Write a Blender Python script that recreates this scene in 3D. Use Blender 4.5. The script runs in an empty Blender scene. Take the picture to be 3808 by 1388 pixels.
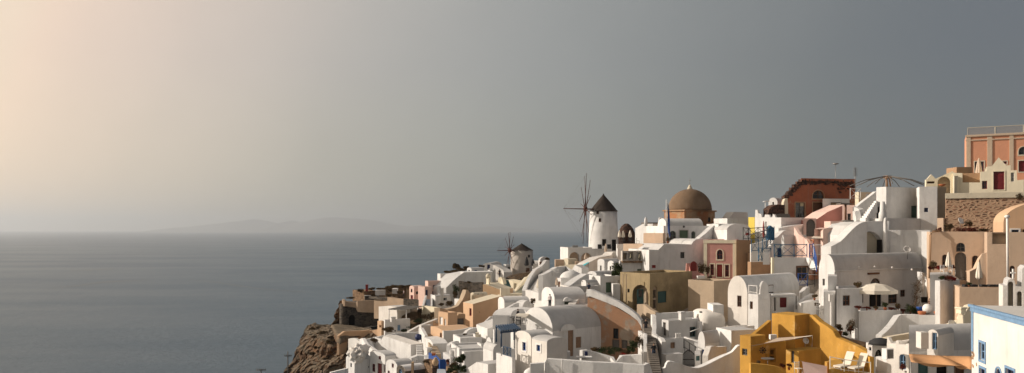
import bpy, bmesh, math, random
from mathutils import Vector as V, noise
from mathutils.geometry import tessellate_polygon, delaunay_2d_cdt
random.seed(7)
C = bpy.context.scene.collection
R = math.radians
F, CU, CV, CZ = 2932.0, 1904.0, 853.0, 120.0      # focal length and centre in photograph pixels, eye height above the sea
TX = TY = 0.0; TS = 1.0
def T(x, y, s=2.144):
    global TX, TY, TS
    TX, TY, TS = x, y, s
def ray(u, v):
    return V(((TX+u/TS-CU)/F, 1.0, -(TY+v/TS-CV)/F))
def P(u, v, d):
    r = ray(u, v)
    return V((r.x*d, d, CZ+r.z*d))
def px(n, d):                                     # length in metres of n reading pixels at distance d
    return n/TS/F*d
GROUND = []                                       # (x, y, z) under buildings, the hill is drawn through these
def gnd(p, w=1.0): GROUND.append((p[0], p[1], p[2], w))

# ---------------------------------------------------------------- materials
MATS = {}
def nt(name):
    m = bpy.data.materials.new(name); m.use_nodes = True
    n = m.node_tree.nodes; l = m.node_tree.links
    b = n['Principled BSDF']; b.inputs['Specular IOR Level'].default_value = .25
    MATS[name] = m
    return m, n, l, b
def noise_node(n, l, vec, scale, detail=4, rough=.6):
    t = n.new('ShaderNodeTexNoise'); t.inputs['Scale'].default_value = scale
    t.inputs['Detail'].default_value = detail; t.inputs['Roughness'].default_value = rough
    l.new(vec, t.inputs['Vector']); return t.outputs['Fac']
def maprange(n, l, v, a, b, c=0., d=1.):
    t = n.new('ShaderNodeMapRange'); l.new(v, t.inputs[0])
    for i, x in enumerate((a, b, c, d)): t.inputs[i+1].default_value = x
    return t.outputs[0]
def mixc(n, l, f, a, b, mode='MIX'):
    t = n.new('ShaderNodeMix'); t.data_type = 'RGBA'; t.blend_type = mode
    for k, x in ((0, f), (6, a), (7, b)):
        if hasattr(x, 'is_output'): l.new(x, t.inputs[k])
        elif k == 0: t.inputs[0].default_value = x
        else: t.inputs[k].default_value = (*x, 1)
    return t.outputs[2]
def coords(n, l, sx=1, sy=1, sz=1):
    tc = n.new('ShaderNodeNewGeometry'); mp = n.new('ShaderNodeMapping')
    l.new(tc.outputs['Position'], mp.inputs[0]); mp.inputs['Scale'].default_value = (sx, sy, sz)
    return mp.outputs[0]
def plaster(name, c, mott=.10, dirt=(.25, .22, .19), amt=.22, peel=None, pa=.5, rough=.9, bump=.5, bev=.1, vary=.06):
    m, n, l, b = nt(name)
    co = coords(n, l); st = coords(n, l, 1.6, 1.6, .22)
    f1 = maprange(n, l, noise_node(n, l, co, .55, 5), .3, .7)
    col = mixc(n, l, f1, tuple(x*(1-mott) for x in c), c)
    if peel:
        f2 = maprange(n, l, noise_node(n, l, co, .38, 8, .68), pa-.03, pa+.04)
        col = mixc(n, l, f2, col, peel)
    f3 = maprange(n, l, noise_node(n, l, st, .9, 6, .7), .52, .78, 0, amt)
    col = mixc(n, l, f3, col, dirt)
    oi = n.new('ShaderNodeObjectInfo')
    f4 = maprange(n, l, oi.outputs['Random'], 0, 1, 1-vary, 1+vary*.3)
    hv = n.new('ShaderNodeHueSaturation'); l.new(col, hv.inputs['Color']); l.new(f4, hv.inputs['Value'])
    l.new(hv.outputs[0], b.inputs['Base Color']); b.inputs['Roughness'].default_value = rough
    b.inputs['Specular IOR Level'].default_value = .12
    bn = n.new('ShaderNodeBump'); bn.inputs['Strength'].default_value = bump; bn.inputs['Distance'].default_value = .06
    l.new(noise_node(n, l, co, 2.2, 6, .6), bn.inputs['Height'])
    if bev:
        bv = n.new('ShaderNodeBevel'); bv.samples = 3; bv.inputs['Radius'].default_value = bev
        l.new(bv.outputs[0], bn.inputs['Normal'])
    l.new(bn.outputs[0], b.inputs['Normal'])
    return m
def stonework(name, c1, c2, mortar, scale=2.2, msize=.06, bump=1.0, zs=1.6):
    m, n, l, b = nt(name)
    co = coords(n, l, 1, 1, zs)
    wob = n.new('ShaderNodeMix'); wob.data_type = 'VECTOR'; wob.inputs[0].default_value = .2
    nz = n.new('ShaderNodeTexNoise'); nz.inputs['Scale'].default_value = 1.5; l.new(co, nz.inputs['Vector'])
    l.new(co, wob.inputs[4]); l.new(nz.outputs['Color'], wob.inputs[5])
    vo = n.new('ShaderNodeTexVoronoi'); vo.inputs['Scale'].default_value = scale; l.new(wob.outputs[1], vo.inputs['Vector'])
    ve = n.new('ShaderNodeTexVoronoi'); ve.feature = 'DISTANCE_TO_EDGE'; ve.inputs['Scale'].default_value = scale
    l.new(wob.outputs[1], ve.inputs['Vector'])
    sp = n.new('ShaderNodeSeparateColor'); l.new(vo.outputs['Color'], sp.inputs[0])
    col = mixc(n, l, sp.outputs[0], c1, c2)
    e = maprange(n, l, ve.outputs['Distance'], msize*.4, msize)
    big = maprange(n, l, noise_node(n, l, co, .25, 5), .4, .62)
    mo2 = mixc(n, l, big, mortar, tuple(x*.8 for x in mortar))
    col = mixc(n, l, e, mo2, col)
    l.new(col, b.inputs['Base Color']); b.inputs['Roughness'].default_value = .95
    bn = n.new('ShaderNodeBump'); bn.inputs['Strength'].default_value = bump; bn.inputs['Distance'].default_value = .12
    l.new(e, bn.inputs['Height']); l.new(bn.outputs[0], b.inputs['Normal'])
    return m
def plain(name, c, rough=.6, spec=.3, mott=.15, sc=4., metal=0.):
    m, n, l, b = nt(name)
    co = coords(n, l)
    f = maprange(n, l, noise_node(n, l, co, sc, 4), .3, .7)
    l.new(mixc(n, l, f, tuple(x*(1-mott) for x in c), c), b.inputs['Base Color'])
    b.inputs['Roughness'].default_value = rough; b.inputs['Specular IOR Level'].default_value = spec
    b.inputs['Metallic'].default_value = metal
    return m
white = plaster('white', (.73, .72, .705), amt=.38, mott=.17)
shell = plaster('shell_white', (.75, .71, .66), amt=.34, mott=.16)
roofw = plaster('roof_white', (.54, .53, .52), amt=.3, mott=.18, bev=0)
greyw = plaster('grey_white', (.62, .60, .57), amt=.2)
cream = plaster('cream', (.80, .72, .55), amt=.12)
palec = plaster('pale_cream', (.66, .59, .46), amt=.2)
tan = plaster('tan', (.50, .345, .215), mott=.16, amt=.3)
tanl = plaster('tan_light', (.58, .43, .315), mott=.12, amt=.18)
tang = plaster('tan_grey', (.46, .36, .26), mott=.2, amt=.4)
orange = plaster('orange_tan', (.60, .405, .26), mott=.1, amt=.15)
yellow = plaster('ochre_yellow', (.58, .32, .07), mott=.28, amt=.34, peel=(.62, .40, .15), pa=.62, dirt=(.35, .16, .03))
lemon = plaster('lemon', (.75, .58, .12))
pink = plaster('pink', (.60, .31, .27), mott=.15, amt=.35, dirt=(.62, .42, .36))
palepink = plaster('pale_pink', (.72, .52, .45), mott=.08, amt=.12)
salmon = plaster('salmon', (.66, .32, .20), mott=.08, amt=.12, dirt=(.5, .26, .18))
red = plaster('red_ruin', (.36, .125, .07), mott=.25, amt=.35, peel=(.40, .26, .17), pa=.60)
brownp = plaster('brown_plaster', (.42, .265, .16), mott=.2, amt=.35, peel=(.24, .14, .09), pa=.66)
olive = plaster('olive_stucco', (.43, .335, .20), mott=.3, amt=.6, dirt=(.13, .11, .07), peel=(.44, .34, .2), pa=.6)
peeling = plaster('peeling_wall', (.42, .34, .27), mott=.35, amt=.55, peel=(.36, .205, .125), pa=.47, bump=.8)
pilast = plaster('pilaster_stone', (.56, .44, .33))
bank = plaster('earth_bank', (.13, .085, .05), mott=.4, amt=.5, peel=(.22, .15, .09), pa=.55, bump=1., bev=0)
domeb = plaster('dome_brown', (.20, .135, .088), mott=.25, amt=.25, bump=.8)
drumst = plaster('drum_stone', (.50, .34, .21), mott=.3, amt=.35, peel=(.42, .20, .10), pa=.5, bump=.9)
millst = plaster('mill_stone', (.52, .47, .42), mott=.2, amt=.3, bump=.9)
fortpl = plaster('fort_plaster', (.42, .31, .22), mott=.25, amt=.45)
darkst = stonework('dark_stone', (.055, .05, .045), (.17, .14, .11), (.16, .14, .12), 2.4, .06)
patchst = stonework('patch_stone', (.05, .04, .035), (.16, .10, .06), (.22, .17, .12), 2.6, .1)
tanst = stonework('tan_stone', (.05, .028, .022), (.38, .20, .125), (.47, .31, .205), 1.8, .30, .5, 2.1)
rubble = stonework('rubble', (.045, .03, .025), (.15, .075, .05), (.08, .05, .04), 2.5, .08)
brownst = stonework('brown_stone', (.14, .085, .05), (.30, .19, .11), (.24, .16, .1), 2.0, .08)
thatch = plain('thatch', (.065, .052, .045), .95, .1, .5, 6)
blue = plain('blue_paint', (.02, .095, .18), .5)
dblue = plain('dark_blue_paint', (.022, .055, .11), .5)
lane = plaster('lane_stone', (.20, .175, .15), mott=.4, amt=.4)
royal = plain('royal_blue', (.02, .075, .29), .5)
sky_b = plain('light_blue_paint', (.19, .32, .49), .6, .3, .25)
navy = plain('navy_paint', (.02, .03, .10), .5)
teal = plain('teal_paint', (.06, .13, .13), .55)
tealb = plain('teal_cloth', (.05, .36, .42), .7)
green = plain('green_paint', (.11, .17, .11), .6)
sgreen = plain('stair_green', (.05, .12, .12), .7)
maroon = plain('maroon_paint', (.16, .018, .022), .5)
redp = plain('red_paint', (.28, .04, .035), .5)
wood = plain('brown_wood', (.16, .075, .04), .6, .3, .35, 8)
tanw = plain('tan_wood', (.36, .23, .15), .65, .2, .3, 6)
greyd = plain('grey_wood', (.17, .155, .14), .8, .2, .4, 7)
dark = plain('dark_interior', (.018, .016, .015), .8, .1)
dgrey = plain('dark_cloth', (.03, .03, .032), .85)
black = plain('black_iron', (.02, .02, .02), .5)
canvas = plain('canvas', (.74, .68, .58), .9, .1, .1)
beige = plain('beige_canvas', (.58, .46, .36), .9, .1, .12)
mauve = plain('mauve_canvas', (.46, .33, .29), .9, .1, .1)
orcan = plain('orange_canvas', (.58, .32, .16), .9, .1, .1)
terra = plain('terracotta', (.42, .14, .06), .8)
whitep = plain('white_paint', (.8, .78, .75), .5)
metalg = plain('grey_metal', (.30, .29, .28), .45, .5, .2, 4, .6)
dishm = plain('dish_grey', (.62, .60, .57), .5, .4, .1)
bronze = plain('bronze', (.10, .085, .055), .45, .5, .3, 6, .7)
ropem = plain('rope', (.12, .1, .08), .9)
woodr = plain('red_brown_spar', (.11, .045, .035), .8, .2, .4, 6)
skin = plain('skin', (.45, .27, .19), .6)
hairm = plain('dark_hair', (.03, .02, .015), .7)
shirtw = plain('pale_shirt', (.62, .55, .55), .85)
shirtd = plain('black_shirt', (.02, .02, .022), .85)
trou = plain('dark_trousers', (.03, .03, .04), .85)
jeans = plain('blue_jeans', (.05, .07, .12), .85)
leaf = plain('leaf_green', (.075, .10, .04), .7, .2, .6, 2.5)
leafd = plain('leaf_dry', (.17, .12, .065), .8, .1, .6, 2.5)
leafr = plain('leaf_red', (.20, .05, .035), .75, .1, .6, 3)
flower = plain('red_flower', (.42, .04, .03), .7, .1, .5, 5)
glass, _n, _l, _b = nt('glass')
_b.inputs['Base Color'].default_value = (.02, .022, .026, 1); _b.inputs['Roughness'].default_value = .12
_b.inputs['Specular IOR Level'].default_value = .5
skyg, _n, _l, _b = nt('sky_painted_glass')  # opaque pane, the sky seen in it is painted as base colour
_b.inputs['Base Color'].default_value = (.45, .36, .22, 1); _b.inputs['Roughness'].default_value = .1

# ---------------------------------------------------------------- mesh builders
def wloc(o): return o.location.copy()+(wloc(o.parent) if o.parent else V((0, 0, 0)))
class MB:
    def __init__(s): s.v = []; s.f = []; s.sm = []
    def add(s, vs, fs, smooth=False):
        o = len(s.v); s.v += [V(x) for x in vs]
        for f in fs: s.f.append([i+o for i in f]); s.sm.append(smooth)
        return s
    def quad(s, a, b, c, d): return s.add((a, b, c, d), ((0, 1, 2, 3),))
    def hull8(s, b, t):                            # bottom and top loops of equal length
        n = len(b)
        return s.add(list(b)+list(t), [tuple(range(n))[::-1], tuple(range(n, 2*n))]+[(i, (i+1) % n, n+(i+1) % n, n+i) for i in range(n)])
    def box(s, o, e1, e2, e3):
        o = V(o); b = [o, o+e1, o+e1+e2, o+e2]
        return s.hull8(b, [p+e3 for p in b])
    def cbox(s, c, sx, sy, sz, rz=0.):             # centred on x,y, standing on z
        c = V(c); ex = V((math.cos(rz), math.sin(rz), 0)); ey = V((-ex.y, ex.x, 0))
        return s.box(c-ex*sx/2-ey*sy/2, ex*sx, ey*sy, V((0, 0, sz)))
    def tube(s, pts, r, n=6, r2=None, cap=True):
        pts = [V(p) for p in pts]; r2 = r if r2 is None else r2; rings = []; o = len(s.v)
        for i, p in enumerate(pts):
            t = (pts[min(i+1, len(pts)-1)]-pts[max(i-1, 0)]).normalized()
            a = t.cross(V((0, 0, 1)) if abs(t.z) < .9 else V((1, 0, 0))).normalized(); b = t.cross(a)
            rr = r+(r2-r)*i/max(1, len(pts)-1)
            s.v += [p+a*math.cos(6.2832*k/n)*rr+b*math.sin(6.2832*k/n)*rr for k in range(n)]
        for i in range(len(pts)-1):
            for k in range(n):
                s.f.append([o+i*n+k, o+i*n+(k+1) % n, o+(i+1)*n+(k+1) % n, o+(i+1)*n+k]); s.sm.append(n > 4)
        if cap:
            s.f += [[o+k for k in range(n)][::-1], [o+(len(pts)-1)*n+k for k in range(n)]]; s.sm += [False, False]
        return s
    def lathe(s, c, prof, n=24, smooth=True, wob=0):
        c = V(c); o = len(s.v)
        for r, z in prof:
            for k in range(n):
                rr = r*(1+(wob*noise.noise(V((k*.7, z*1.3, c.x))) if wob else 0))
                s.v.append(c+V((rr*math.cos(6.2832*k/n), rr*math.sin(6.2832*k/n), z)))
        for i in range(len(prof)-1):
            for k in range(n):
                s.f.append([o+i*n+k, o+i*n+(k+1) % n, o+(i+1)*n+(k+1) % n, o+(i+1)*n+k]); s.sm.append(smooth)
        s.f += [[o+k for k in range(n)][::-1], [o+(len(prof)-1)*n+k for k in range(n)]]; s.sm += [False, False]
        return s
    def prism(s, poly, ex):                        # planar polygon (3D points) pushed along ex
        poly = [V(p) for p in poly]; n = len(poly)
        tr = tessellate_polygon([poly]); vs = poly+[p+ex for p in poly]
        return s.add(vs, [tuple(t) for t in tr]+[(a+n, b+n, c+n) for a, b, c in tr]+[(i, (i+1) % n, n+(i+1) % n, n+i) for i in range(n)])
    def build(s, name, mat, parent=None, loc=None, merge=True, label=None):
        me = bpy.data.meshes.new(name); off = V((0, 0, 0))
        if parent is not None: off = wloc(parent)
        elif loc is not None: off = V(loc)
        elif s.v:
            zs = min(p.z for p in s.v); off = V((sum(p.x for p in s.v)/len(s.v), sum(p.y for p in s.v)/len(s.v), zs))
        me.from_pydata([p-off for p in s.v], [], s.f)
        me.polygons.foreach_set('use_smooth', s.sm)
        me.materials.append(mat)
        if merge:
            bm = bmesh.new(); bm.from_mesh(me); bmesh.ops.remove_doubles(bm, verts=bm.verts, dist=.0005)
            bmesh.ops.recalc_face_normals(bm, faces=bm.faces); bm.to_mesh(me); bm.free()
        o = bpy.data.objects.new(name, me); C.objects.link(o)
        if parent is not None: o.parent = parent
        else: o.location = off
        if label: o['label'] = label
        return o
def tag(o, label, cat, group=None, kind=None):
    if label: o['label'] = label
    if cat: o['category'] = cat
    if group: o['group'] = group
    if kind or cat: o['kind'] = kind or 'thing'
    return o
def empty(name, loc, label, cat, group=None):
    o = bpy.data.objects.new(name, None); C.objects.link(o); o.location = loc; o.empty_display_size = .5
    return tag(o, label, cat, group)
def copy_tree(o, parent=None):
    c = o.copy(); C.objects.link(c); c.parent = parent
    for ch in list(o.children): copy_tree(ch, c)
    return c

# ---------------------------------------------------------------- buildings
class House: pass
def on(H, f, u, v):                                # pixel -> (along the face, world height)
    r = ray(u, v); e = H.e[f]; O = H.o
    s = (r.x*O.y-O.x)/(e.x-r.x*e.y); t = O.y+s*e.y
    return s, CZ+r.z*t
def pt(H, f, s, z, out=0.):
    p = H.o+H.e[f]*s+H.n[f]*out
    return V((p.x, p.y, z))
def arch_pts(s0, z0, s1, z1, rise=None, n=8):
    w = s1-s0; rise = min(abs(w)/2 if rise is None else rise, z1-z0); zs = z1-rise
    return [(s0, z0), (s1, z0)]+[((s0+s1)/2+w/2*math.cos(math.pi*k/n), zs+rise*math.sin(math.pi*k/n)) for k in range(n+1)]
def face_holes(mb, H, f, outer, holes, depth=.22):
    loops = [outer]+[h for h, _ in holes]
    co, ed = [], []
    for lp in loops:
        o = len(co); co += [V(q) for q in lp]; ed += [(o+i, o+(i+1) % len(lp)) for i in range(len(lp))]
    vs, _, fs, _, _, _ = delaunay_2d_cdt(co, ed, [], 0, 1e-5)
    def inside(lp, x, y):
        r = False
        for (x0, y0), (x1, y1) in zip(lp, lp[1:]+lp[:1]):
            if (y0 > y) != (y1 > y) and x < (x1-x0)*(y-y0)/(y1-y0)+x0: r = not r
        return r
    keep = []
    for t in fs:
        x = sum(vs[i].x for i in t)/len(t); y = sum(vs[i].y for i in t)/len(t)
        if inside(loops[0], x, y) and not any(inside(h, x, y) for h in loops[1:]): keep.append(tuple(t))
    mb.add([pt(H, f, p.x, p.y) for p in vs], keep)
    for h, dp in holes:
        n = len(h)
        mb.add([pt(H, f, a, b) for a, b in h]+[pt(H, f, a, b, -dp) for a, b in h], [(i, (i+1) % n, n+(i+1) % n, n+i) for i in range(n)])
def ring(mb, H, f, lp, w, o0, o1):                 # frame bar round a loop, from offset o0 to o1 in front of the face
    n = len(lp); cx = sum(a for a, b in lp)/n; cz = sum(b for a, b in lp)/n
    sx = (max(a for a, b in lp)-min(a for a, b in lp))/2; sz = (max(b for a, b in lp)-min(b for a, b in lp))/2
    inn = [(cx+(a-cx)*max(.05, (sx-w)/sx), cz+(b-cz)*max(.05, (sz-w)/sz)) for a, b in lp]
    vs = [pt(H, f, a, b, o1) for a, b in lp]+[pt(H, f, a, b, o1) for a, b in inn]+[pt(H, f, a, b, o0) for a, b in lp]+[pt(H, f, a, b, o0) for a, b in inn]
    fs = []
    for i in range(n):
        j = (i+1) % n
        fs += [(i, j, n+j, n+i), (2*n+i, 2*n+j, j, i), (n+i, n+j, 3*n+j, 3*n+i)]
    mb.add(vs, fs)
    return inn
def house(name, label, cat, mat, d, a, c, vt, vb, l=None, r=None, lw=None, rw=None, roof='flat', p=.5, apex=None, prof=None,
          wins=(), ext=4., rmat=None, group=None, reg=True):
    H = House(); a = R(a+(64-a)*.45 if 30 <= a <= 60 else a)   # sunward fronts face well round to the left
    O = P(c, vb, d); H.o = V((O.x, O.y, 0)); H.zb = O.z; H.zt = P(c, vt, d).z; z0 = H.zb-ext
    dl = V((-math.cos(a), math.sin(a), 0)); dr = V((math.sin(a), math.cos(a), 0))
    H.e = {'L': dl, 'R': dr}; H.n = {'L': -dr, 'R': -dl}
    def far(f, u, w):
        if w: return w
        s = on(H, f, u, vt)[0]
        if f == 'L' and not .25 < s < 60:          # side wall runs straight away from the eye: a skewed plan
            q = V((O.x, O.y, 0)).normalized(); H.e['L'] = q; H.n['L'] = V((-q.y, q.x, 0)); return 5.
        if s > 60 or s < .1: print('BAD', name, label, f, round(s, 2)); s = 5.
        return s
    H.w = {'L': far('L', l, lw), 'R': far('R', r, rw)}; dl = H.e['L']
    root = empty(name, (O.x, O.y, H.zb), label, cat, group); H.root = root
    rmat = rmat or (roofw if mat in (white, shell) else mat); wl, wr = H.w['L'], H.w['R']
    if reg:
        for i, (x, y) in enumerate(((0, 0), (1, 0), (0, 1), (1, 1), (.5, 0), (0, .5))):
            q = H.o+dl*wl*x+dr*wr*y; gnd((q.x, q.y, H.zb))
    out = {'L': [(0, z0), (wl, z0), (wl, H.zt), (0, H.zt)], 'R': [(0, z0), (wr, z0), (wr, H.zt), (0, H.zt)]}
    pf = None; top = None
    if roof in ('vaultL', 'vaultR'):
        pf = roof[-1]; w = H.w[pf]
        rise = apex if isinstance(apex, (int, float)) else (on(H, pf, *apex)[1]-H.zt) if apex else w/2
        top = [(w/2-w/2*math.cos(math.pi*k/18), H.zt+rise*math.sin(math.pi*k/18)) for k in range(19)]
    elif prof:
        pf = prof[0]; top = [on(H, pf, *q) for q in prof[1]]
        if top[0][0] > top[-1][0]: top.reverse()
        w = H.w[pf]; top = [(min(max(q[0], 0), w), q[1]) for q in top]
        top[0] = (0, top[0][1]); top[-1] = (w, top[-1][1])
        of = 'R' if pf == 'L' else 'L'
        out[of] = [(q[0], top[0][1] if q[1] > z0 else z0) for q in out[of]]
    if pf: out[pf] = [(0, z0), (H.w[pf], z0)]+top[::-1]
    holes = {'L': [], 'R': []}
    for wn in wins:
        f, k, u0, v0, u1, v1, m = wn[:7]; tr = wn[7] if len(wn) > 7 else None
        um, vm = (u0+u1)/2, (v0+v1)/2
        s0, s1 = sorted((on(H, f, u0, vm)[0], on(H, f, u1, vm)[0])); zt_, zb_ = on(H, f, um, v0)[1], on(H, f, um, v1)[1]
        s0 = max(s0, .06); s1 = min(s1, H.w[f]-.06)
        if s1-s0 < .05: print('WIN', label, f, wn); continue
        zb_ = max(zb_, z0+.1)
        lp = arch_pts(s0, zb_, s1, zt_) if k in 'aAO' else [(s0, zb_), (s1, zb_), (s1, zt_), (s0, zt_)]
        dp = {'O': .9, 'o': .7}.get(k, .2)
        holes[f].append((lp, dp))
        iw = min(.09, (s1-s0)*.2)
        if k in 'Oo':
            b = MB(); n = len(lp); tris = tessellate_polygon([[V((x, y, 0)) for x, y in lp]])
            b.add([pt(H, f, x, y, -dp+.01) for x, y in lp], [tuple(t) for t in tris]); b.build('opening', m, root)
        else:
            door = k in 'dA'
            b = MB(); inn = ring(b, H, f, lp, iw, -dp, -dp+.10)
            cx = (s0+s1)/2
            if not door and k != 's':
                b.box(pt(H, f, cx-.025, zb_+iw*.5, -dp+.02), H.e[f]*.05, H.n[f]*.06, V((0, 0, (zt_-zb_)-iw)))
                zm = zb_+(zt_-zb_)*.5; b.box(pt(H, f, s0+iw*.5, zm-.025, -dp+.02), H.e[f]*(s1-s0-iw), H.n[f]*.055, V((0, 0, .05)))
            wo = b.build('door' if door else 'window', m, root)
            q = MB(); tris = tessellate_polygon([[V((x, y, 0)) for x, y in inn]])
            q.add([pt(H, f, x, y, -dp+.03) for x, y in inn], [tuple(t) for t in tris])
            if door or k == 's':
                nb = 2
                for i in range(nb):                # two raised panels
                    zz = zb_+(zt_-zb_)*(.1+.42*i)
                    q.box(pt(H, f, s0+(s1-s0)*.22, zz, -dp+.03), H.e[f]*(s1-s0)*.56, H.n[f]*.03, V((0, 0, (zt_-zb_)*.33)))
                q.build('panel', m, wo)
            else: q.build('pane', glass, wo)
        if tr:
            b = MB(); gw = .16; cx = (s0+s1)/2; cz = (zb_+zt_)/2
            lp2 = arch_pts(s0-gw, zb_-gw*(k not in 'dA'), s1+gw, zt_+gw) if k in 'aAO' else [(s0-gw, zb_-gw*(k not in 'dA')), (s1+gw, zb_-gw*(k not in 'dA')), (s1+gw, zt_+gw), (s0-gw, zt_+gw)]
            ring(b, H, f, lp2, gw-.005, .002, .05); b.build('surround', tr, root)
    mb = MB()
    for f in 'LR': face_holes(mb, H, f, out[f], holes[f])
    for f, g in (('L', 'R'), ('R', 'L')):          # the two hidden walls
        off = H.e[g]*H.w[g]; lp = out[f]
        if pf == g: lp = [(x, y if y <= z0+.01 else top[-1][1]) for x, y in lp]
        mb.add([pt(H, f, x, y)+off for x, y in lp], [tuple(t) for t in tessellate_polygon([[V((x, y, 0)) for x, y in lp]])])
    if pf:
        g = 'R' if pf == 'L' else 'L'; off = H.e[g]*H.w[g]; mb2 = MB(); n = len(top)
        sm = roof.startswith('vault')
        mb2.add([pt(H, pf, x, y) for x, y in top]+[pt(H, pf, x, y)+off for x, y in top], [(i, i+1, n+i+1, n+i) for i in range(n-1)], sm)
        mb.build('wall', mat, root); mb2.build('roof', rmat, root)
    else:
        t = .28; q = [(0, 0), (wl, 0), (wl, wr), (0, wr)]; q2 = [(t, t), (wl-t, t), (wl-t, wr-t), (t, wr-t)]
        if p > 0 and min(wl, wr) > .8:
            f3 = lambda x, y, z: V((H.o.x+dl.x*x+dr.x*y, H.o.y+dl.y*x+dr.y*y, z))
            mb.add([f3(x, y, H.zt) for x, y in q]+[f3(x, y, H.zt) for x, y in q2]+[f3(x, y, H.zt-p) for x, y in q2],
                   [(i, (i+1) % 4, 4+(i+1) % 4, 4+i) for i in range(4)]+[(4+i, 4+(i+1) % 4, 8+(i+1) % 4, 8+i) for i in range(4)])
            mb.build('wall', mat, root)
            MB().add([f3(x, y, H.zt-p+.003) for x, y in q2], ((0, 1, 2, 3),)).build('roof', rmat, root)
        else:
            mb.build('wall', mat, root)
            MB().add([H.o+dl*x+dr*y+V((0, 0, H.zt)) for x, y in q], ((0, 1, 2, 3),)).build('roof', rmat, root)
    return H
def battlement(H, f, pts, mat, th=.4):             # notched parapet standing on one face
    q = [on(H, f, *p) for p in pts]; q.sort(key=lambda p: p[0]) if False else None
    if q[0][0] > q[-1][0]: q.reverse()
    poly = [pt(H, f, q[0][0], H.zt-.02, -.003)]+[pt(H, f, s, max(z, H.zt+.02), -.003) for s, z in q]+[pt(H, f, q[-1][0], H.zt-.02, -.003)]
    return MB().prism(poly, -H.n[f]*th).build('battlement', mat, H.root)
def spline(pts, n):
    if n < 2 or len(pts) < 3: return pts
    out = []; m = len(pts)
    for i in range(m-1):
        p0, p1, p2, p3 = pts[max(i-1, 0)], pts[i], pts[i+1], pts[min(i+2, m-1)]
        for k in range(n):
            t = k/n
            out.append(tuple(.5*(2*b+(c-a)*t+(2*a-5*b+4*c-d)*t*t+(3*b-a-3*c+d)*t**3) for a, b, c, d in zip(p0, p1, p2, p3)))
    return out+[tuple(pts[-1])]
def ribbon(pts, t, mat, sm=1, ext=3., reg=True, mb=None):   # wall along (u, v top, v bottom, distance)
    pts = spline([tuple(map(float, q)) for q in pts], sm)
    tp = [P(u, v, d) for u, v, w, d in pts]; bt = [P(u, w, d).z-ext for u, v, w, d in pts]
    m = MB() if mb is None else mb; n = len(tp); vs = []
    for i, p in enumerate(tp):
        tg = tp[min(i+1, n-1)]-tp[max(i-1, 0)]; nr = V((-tg.y, tg.x, 0)).normalized()
        if nr.y < 0: nr = -nr
        b = V((p.x, p.y, bt[i])); vs += [p, p+nr*t, b+nr*t, b]
        if reg: gnd((p.x, p.y, bt[i]+ext))
    fs = [(0, 1, 2, 3), ((n-1)*4+3, (n-1)*4+2, (n-1)*4+1, (n-1)*4)]
    for i in range(n-1):
        a, b = 4*i, 4*i+4
        fs += [(a, b, b+1, a+1), (a+1, b+1, b+2, a+2), (a+3, b+3, b, a), (a+2, b+2, b+3, a+3)]
    m.add(vs, fs)
    return m
def wall(label, mat, pts, t=.4, sm=1, ext=3., name='garden_wall', cat='wall', reg=True, group=None):
    return tag(ribbon(pts, t, mat, sm, ext, reg).build(name, mat), label, cat, group)
def chimney(H, u, v0, v1, w, d, mat=white, cap=None):
    c = P(u, v1, d); h = P(u, v0, d).z-c.z; wm = px(w, d)
    m = MB(); m.cbox(c, wm, wm, h*.85, .4); m.cbox((c.x, c.y, c.z+h*.85), wm*1.25, wm*1.25, h*.15, .4)
    return m.build('chimney', mat, H.root)
def pbox(label, cat, name, mat, u0, v0, u1, v1, d, depth, rz=0, parent=None, ext=0.):
    c = P((u0+u1)/2, v1, d); m = MB(); w = px(u1-u0, d)
    m.cbox(V((c.x, c.y+depth/2, c.z-ext)), w, depth, px(v1-v0, d)+ext, R(rz))
    o = m.build(name, mat, parent)
    return o if parent else tag(o, label, cat)
def leaves(mb, c, r, n, size, rng):
    c = V(c)
    sub = [(V((rng.uniform(-.62, .62)*r[0], rng.uniform(-.62, .62)*r[1], rng.uniform(-.6, .5)*r[2])), rng.uniform(.32, .6)) for _ in range(11)]
    size *= .72
    for _ in range(int(n*2.6)):
        o, k = rng.choice(sub)
        dv = V((rng.gauss(0, 1), rng.gauss(0, 1), rng.gauss(0, 1))).normalized()*(rng.random()**.4)
        p = c+o+V((dv.x*r[0], dv.y*r[1], dv.z*r[2]))*k
        a = V((rng.gauss(0, 1), rng.gauss(0, 1), rng.gauss(0, .7))).normalized(); b = a.cross(V((rng.random(), rng.random(), 1))).normalized()
        s = size*rng.uniform(.6, 1.3)
        mb.add((p-a*s, p+b*s*.45, p+a*s, p-b*s*.45), ((0, 1, 2, 3),))
def bush(label, u, v, w, h, d, mat=leaf, n=260, pot=None, name='bush', cat='bush', size=None, seed=None, group=None):
    rng = random.Random(seed if seed is not None else int(u*7+v*13+d))
    b = P(u, v, d); W = px(w, d); Hh = px(h, d)
    root = empty(name, b, label, cat, group); zp = 0
    if pot:
        zp = min(Hh*.35, .5); MB().lathe(b, [(zp*.35, 0), (zp*.5, zp*.8), (zp*.58, zp*.82), (zp*.56, zp)], 12).build('pot', pot, root)
    st = MB()
    for k in range(4):
        st.tube([b+V((0, 0, zp*.8)), b+V((rng.uniform(-.12, .12)*W, rng.uniform(-.12, .12)*W, zp+(Hh-zp)*.4)), b+V((rng.uniform(-.3, .3)*W, rng.uniform(-.3, .3)*W, zp+(Hh-zp)*.75))], .03+Hh*.012, 5, .01)
    st.build('stem', wood, root)
    m = MB(); leaves(m, b+V((0, 0, zp+(Hh-zp)*.55)), (W*.5, W*.5, (Hh-zp)*.5), n, size or max(.09, W*.09), rng)
    m.build('foliage', mat, root, merge=False)
    return root
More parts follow.
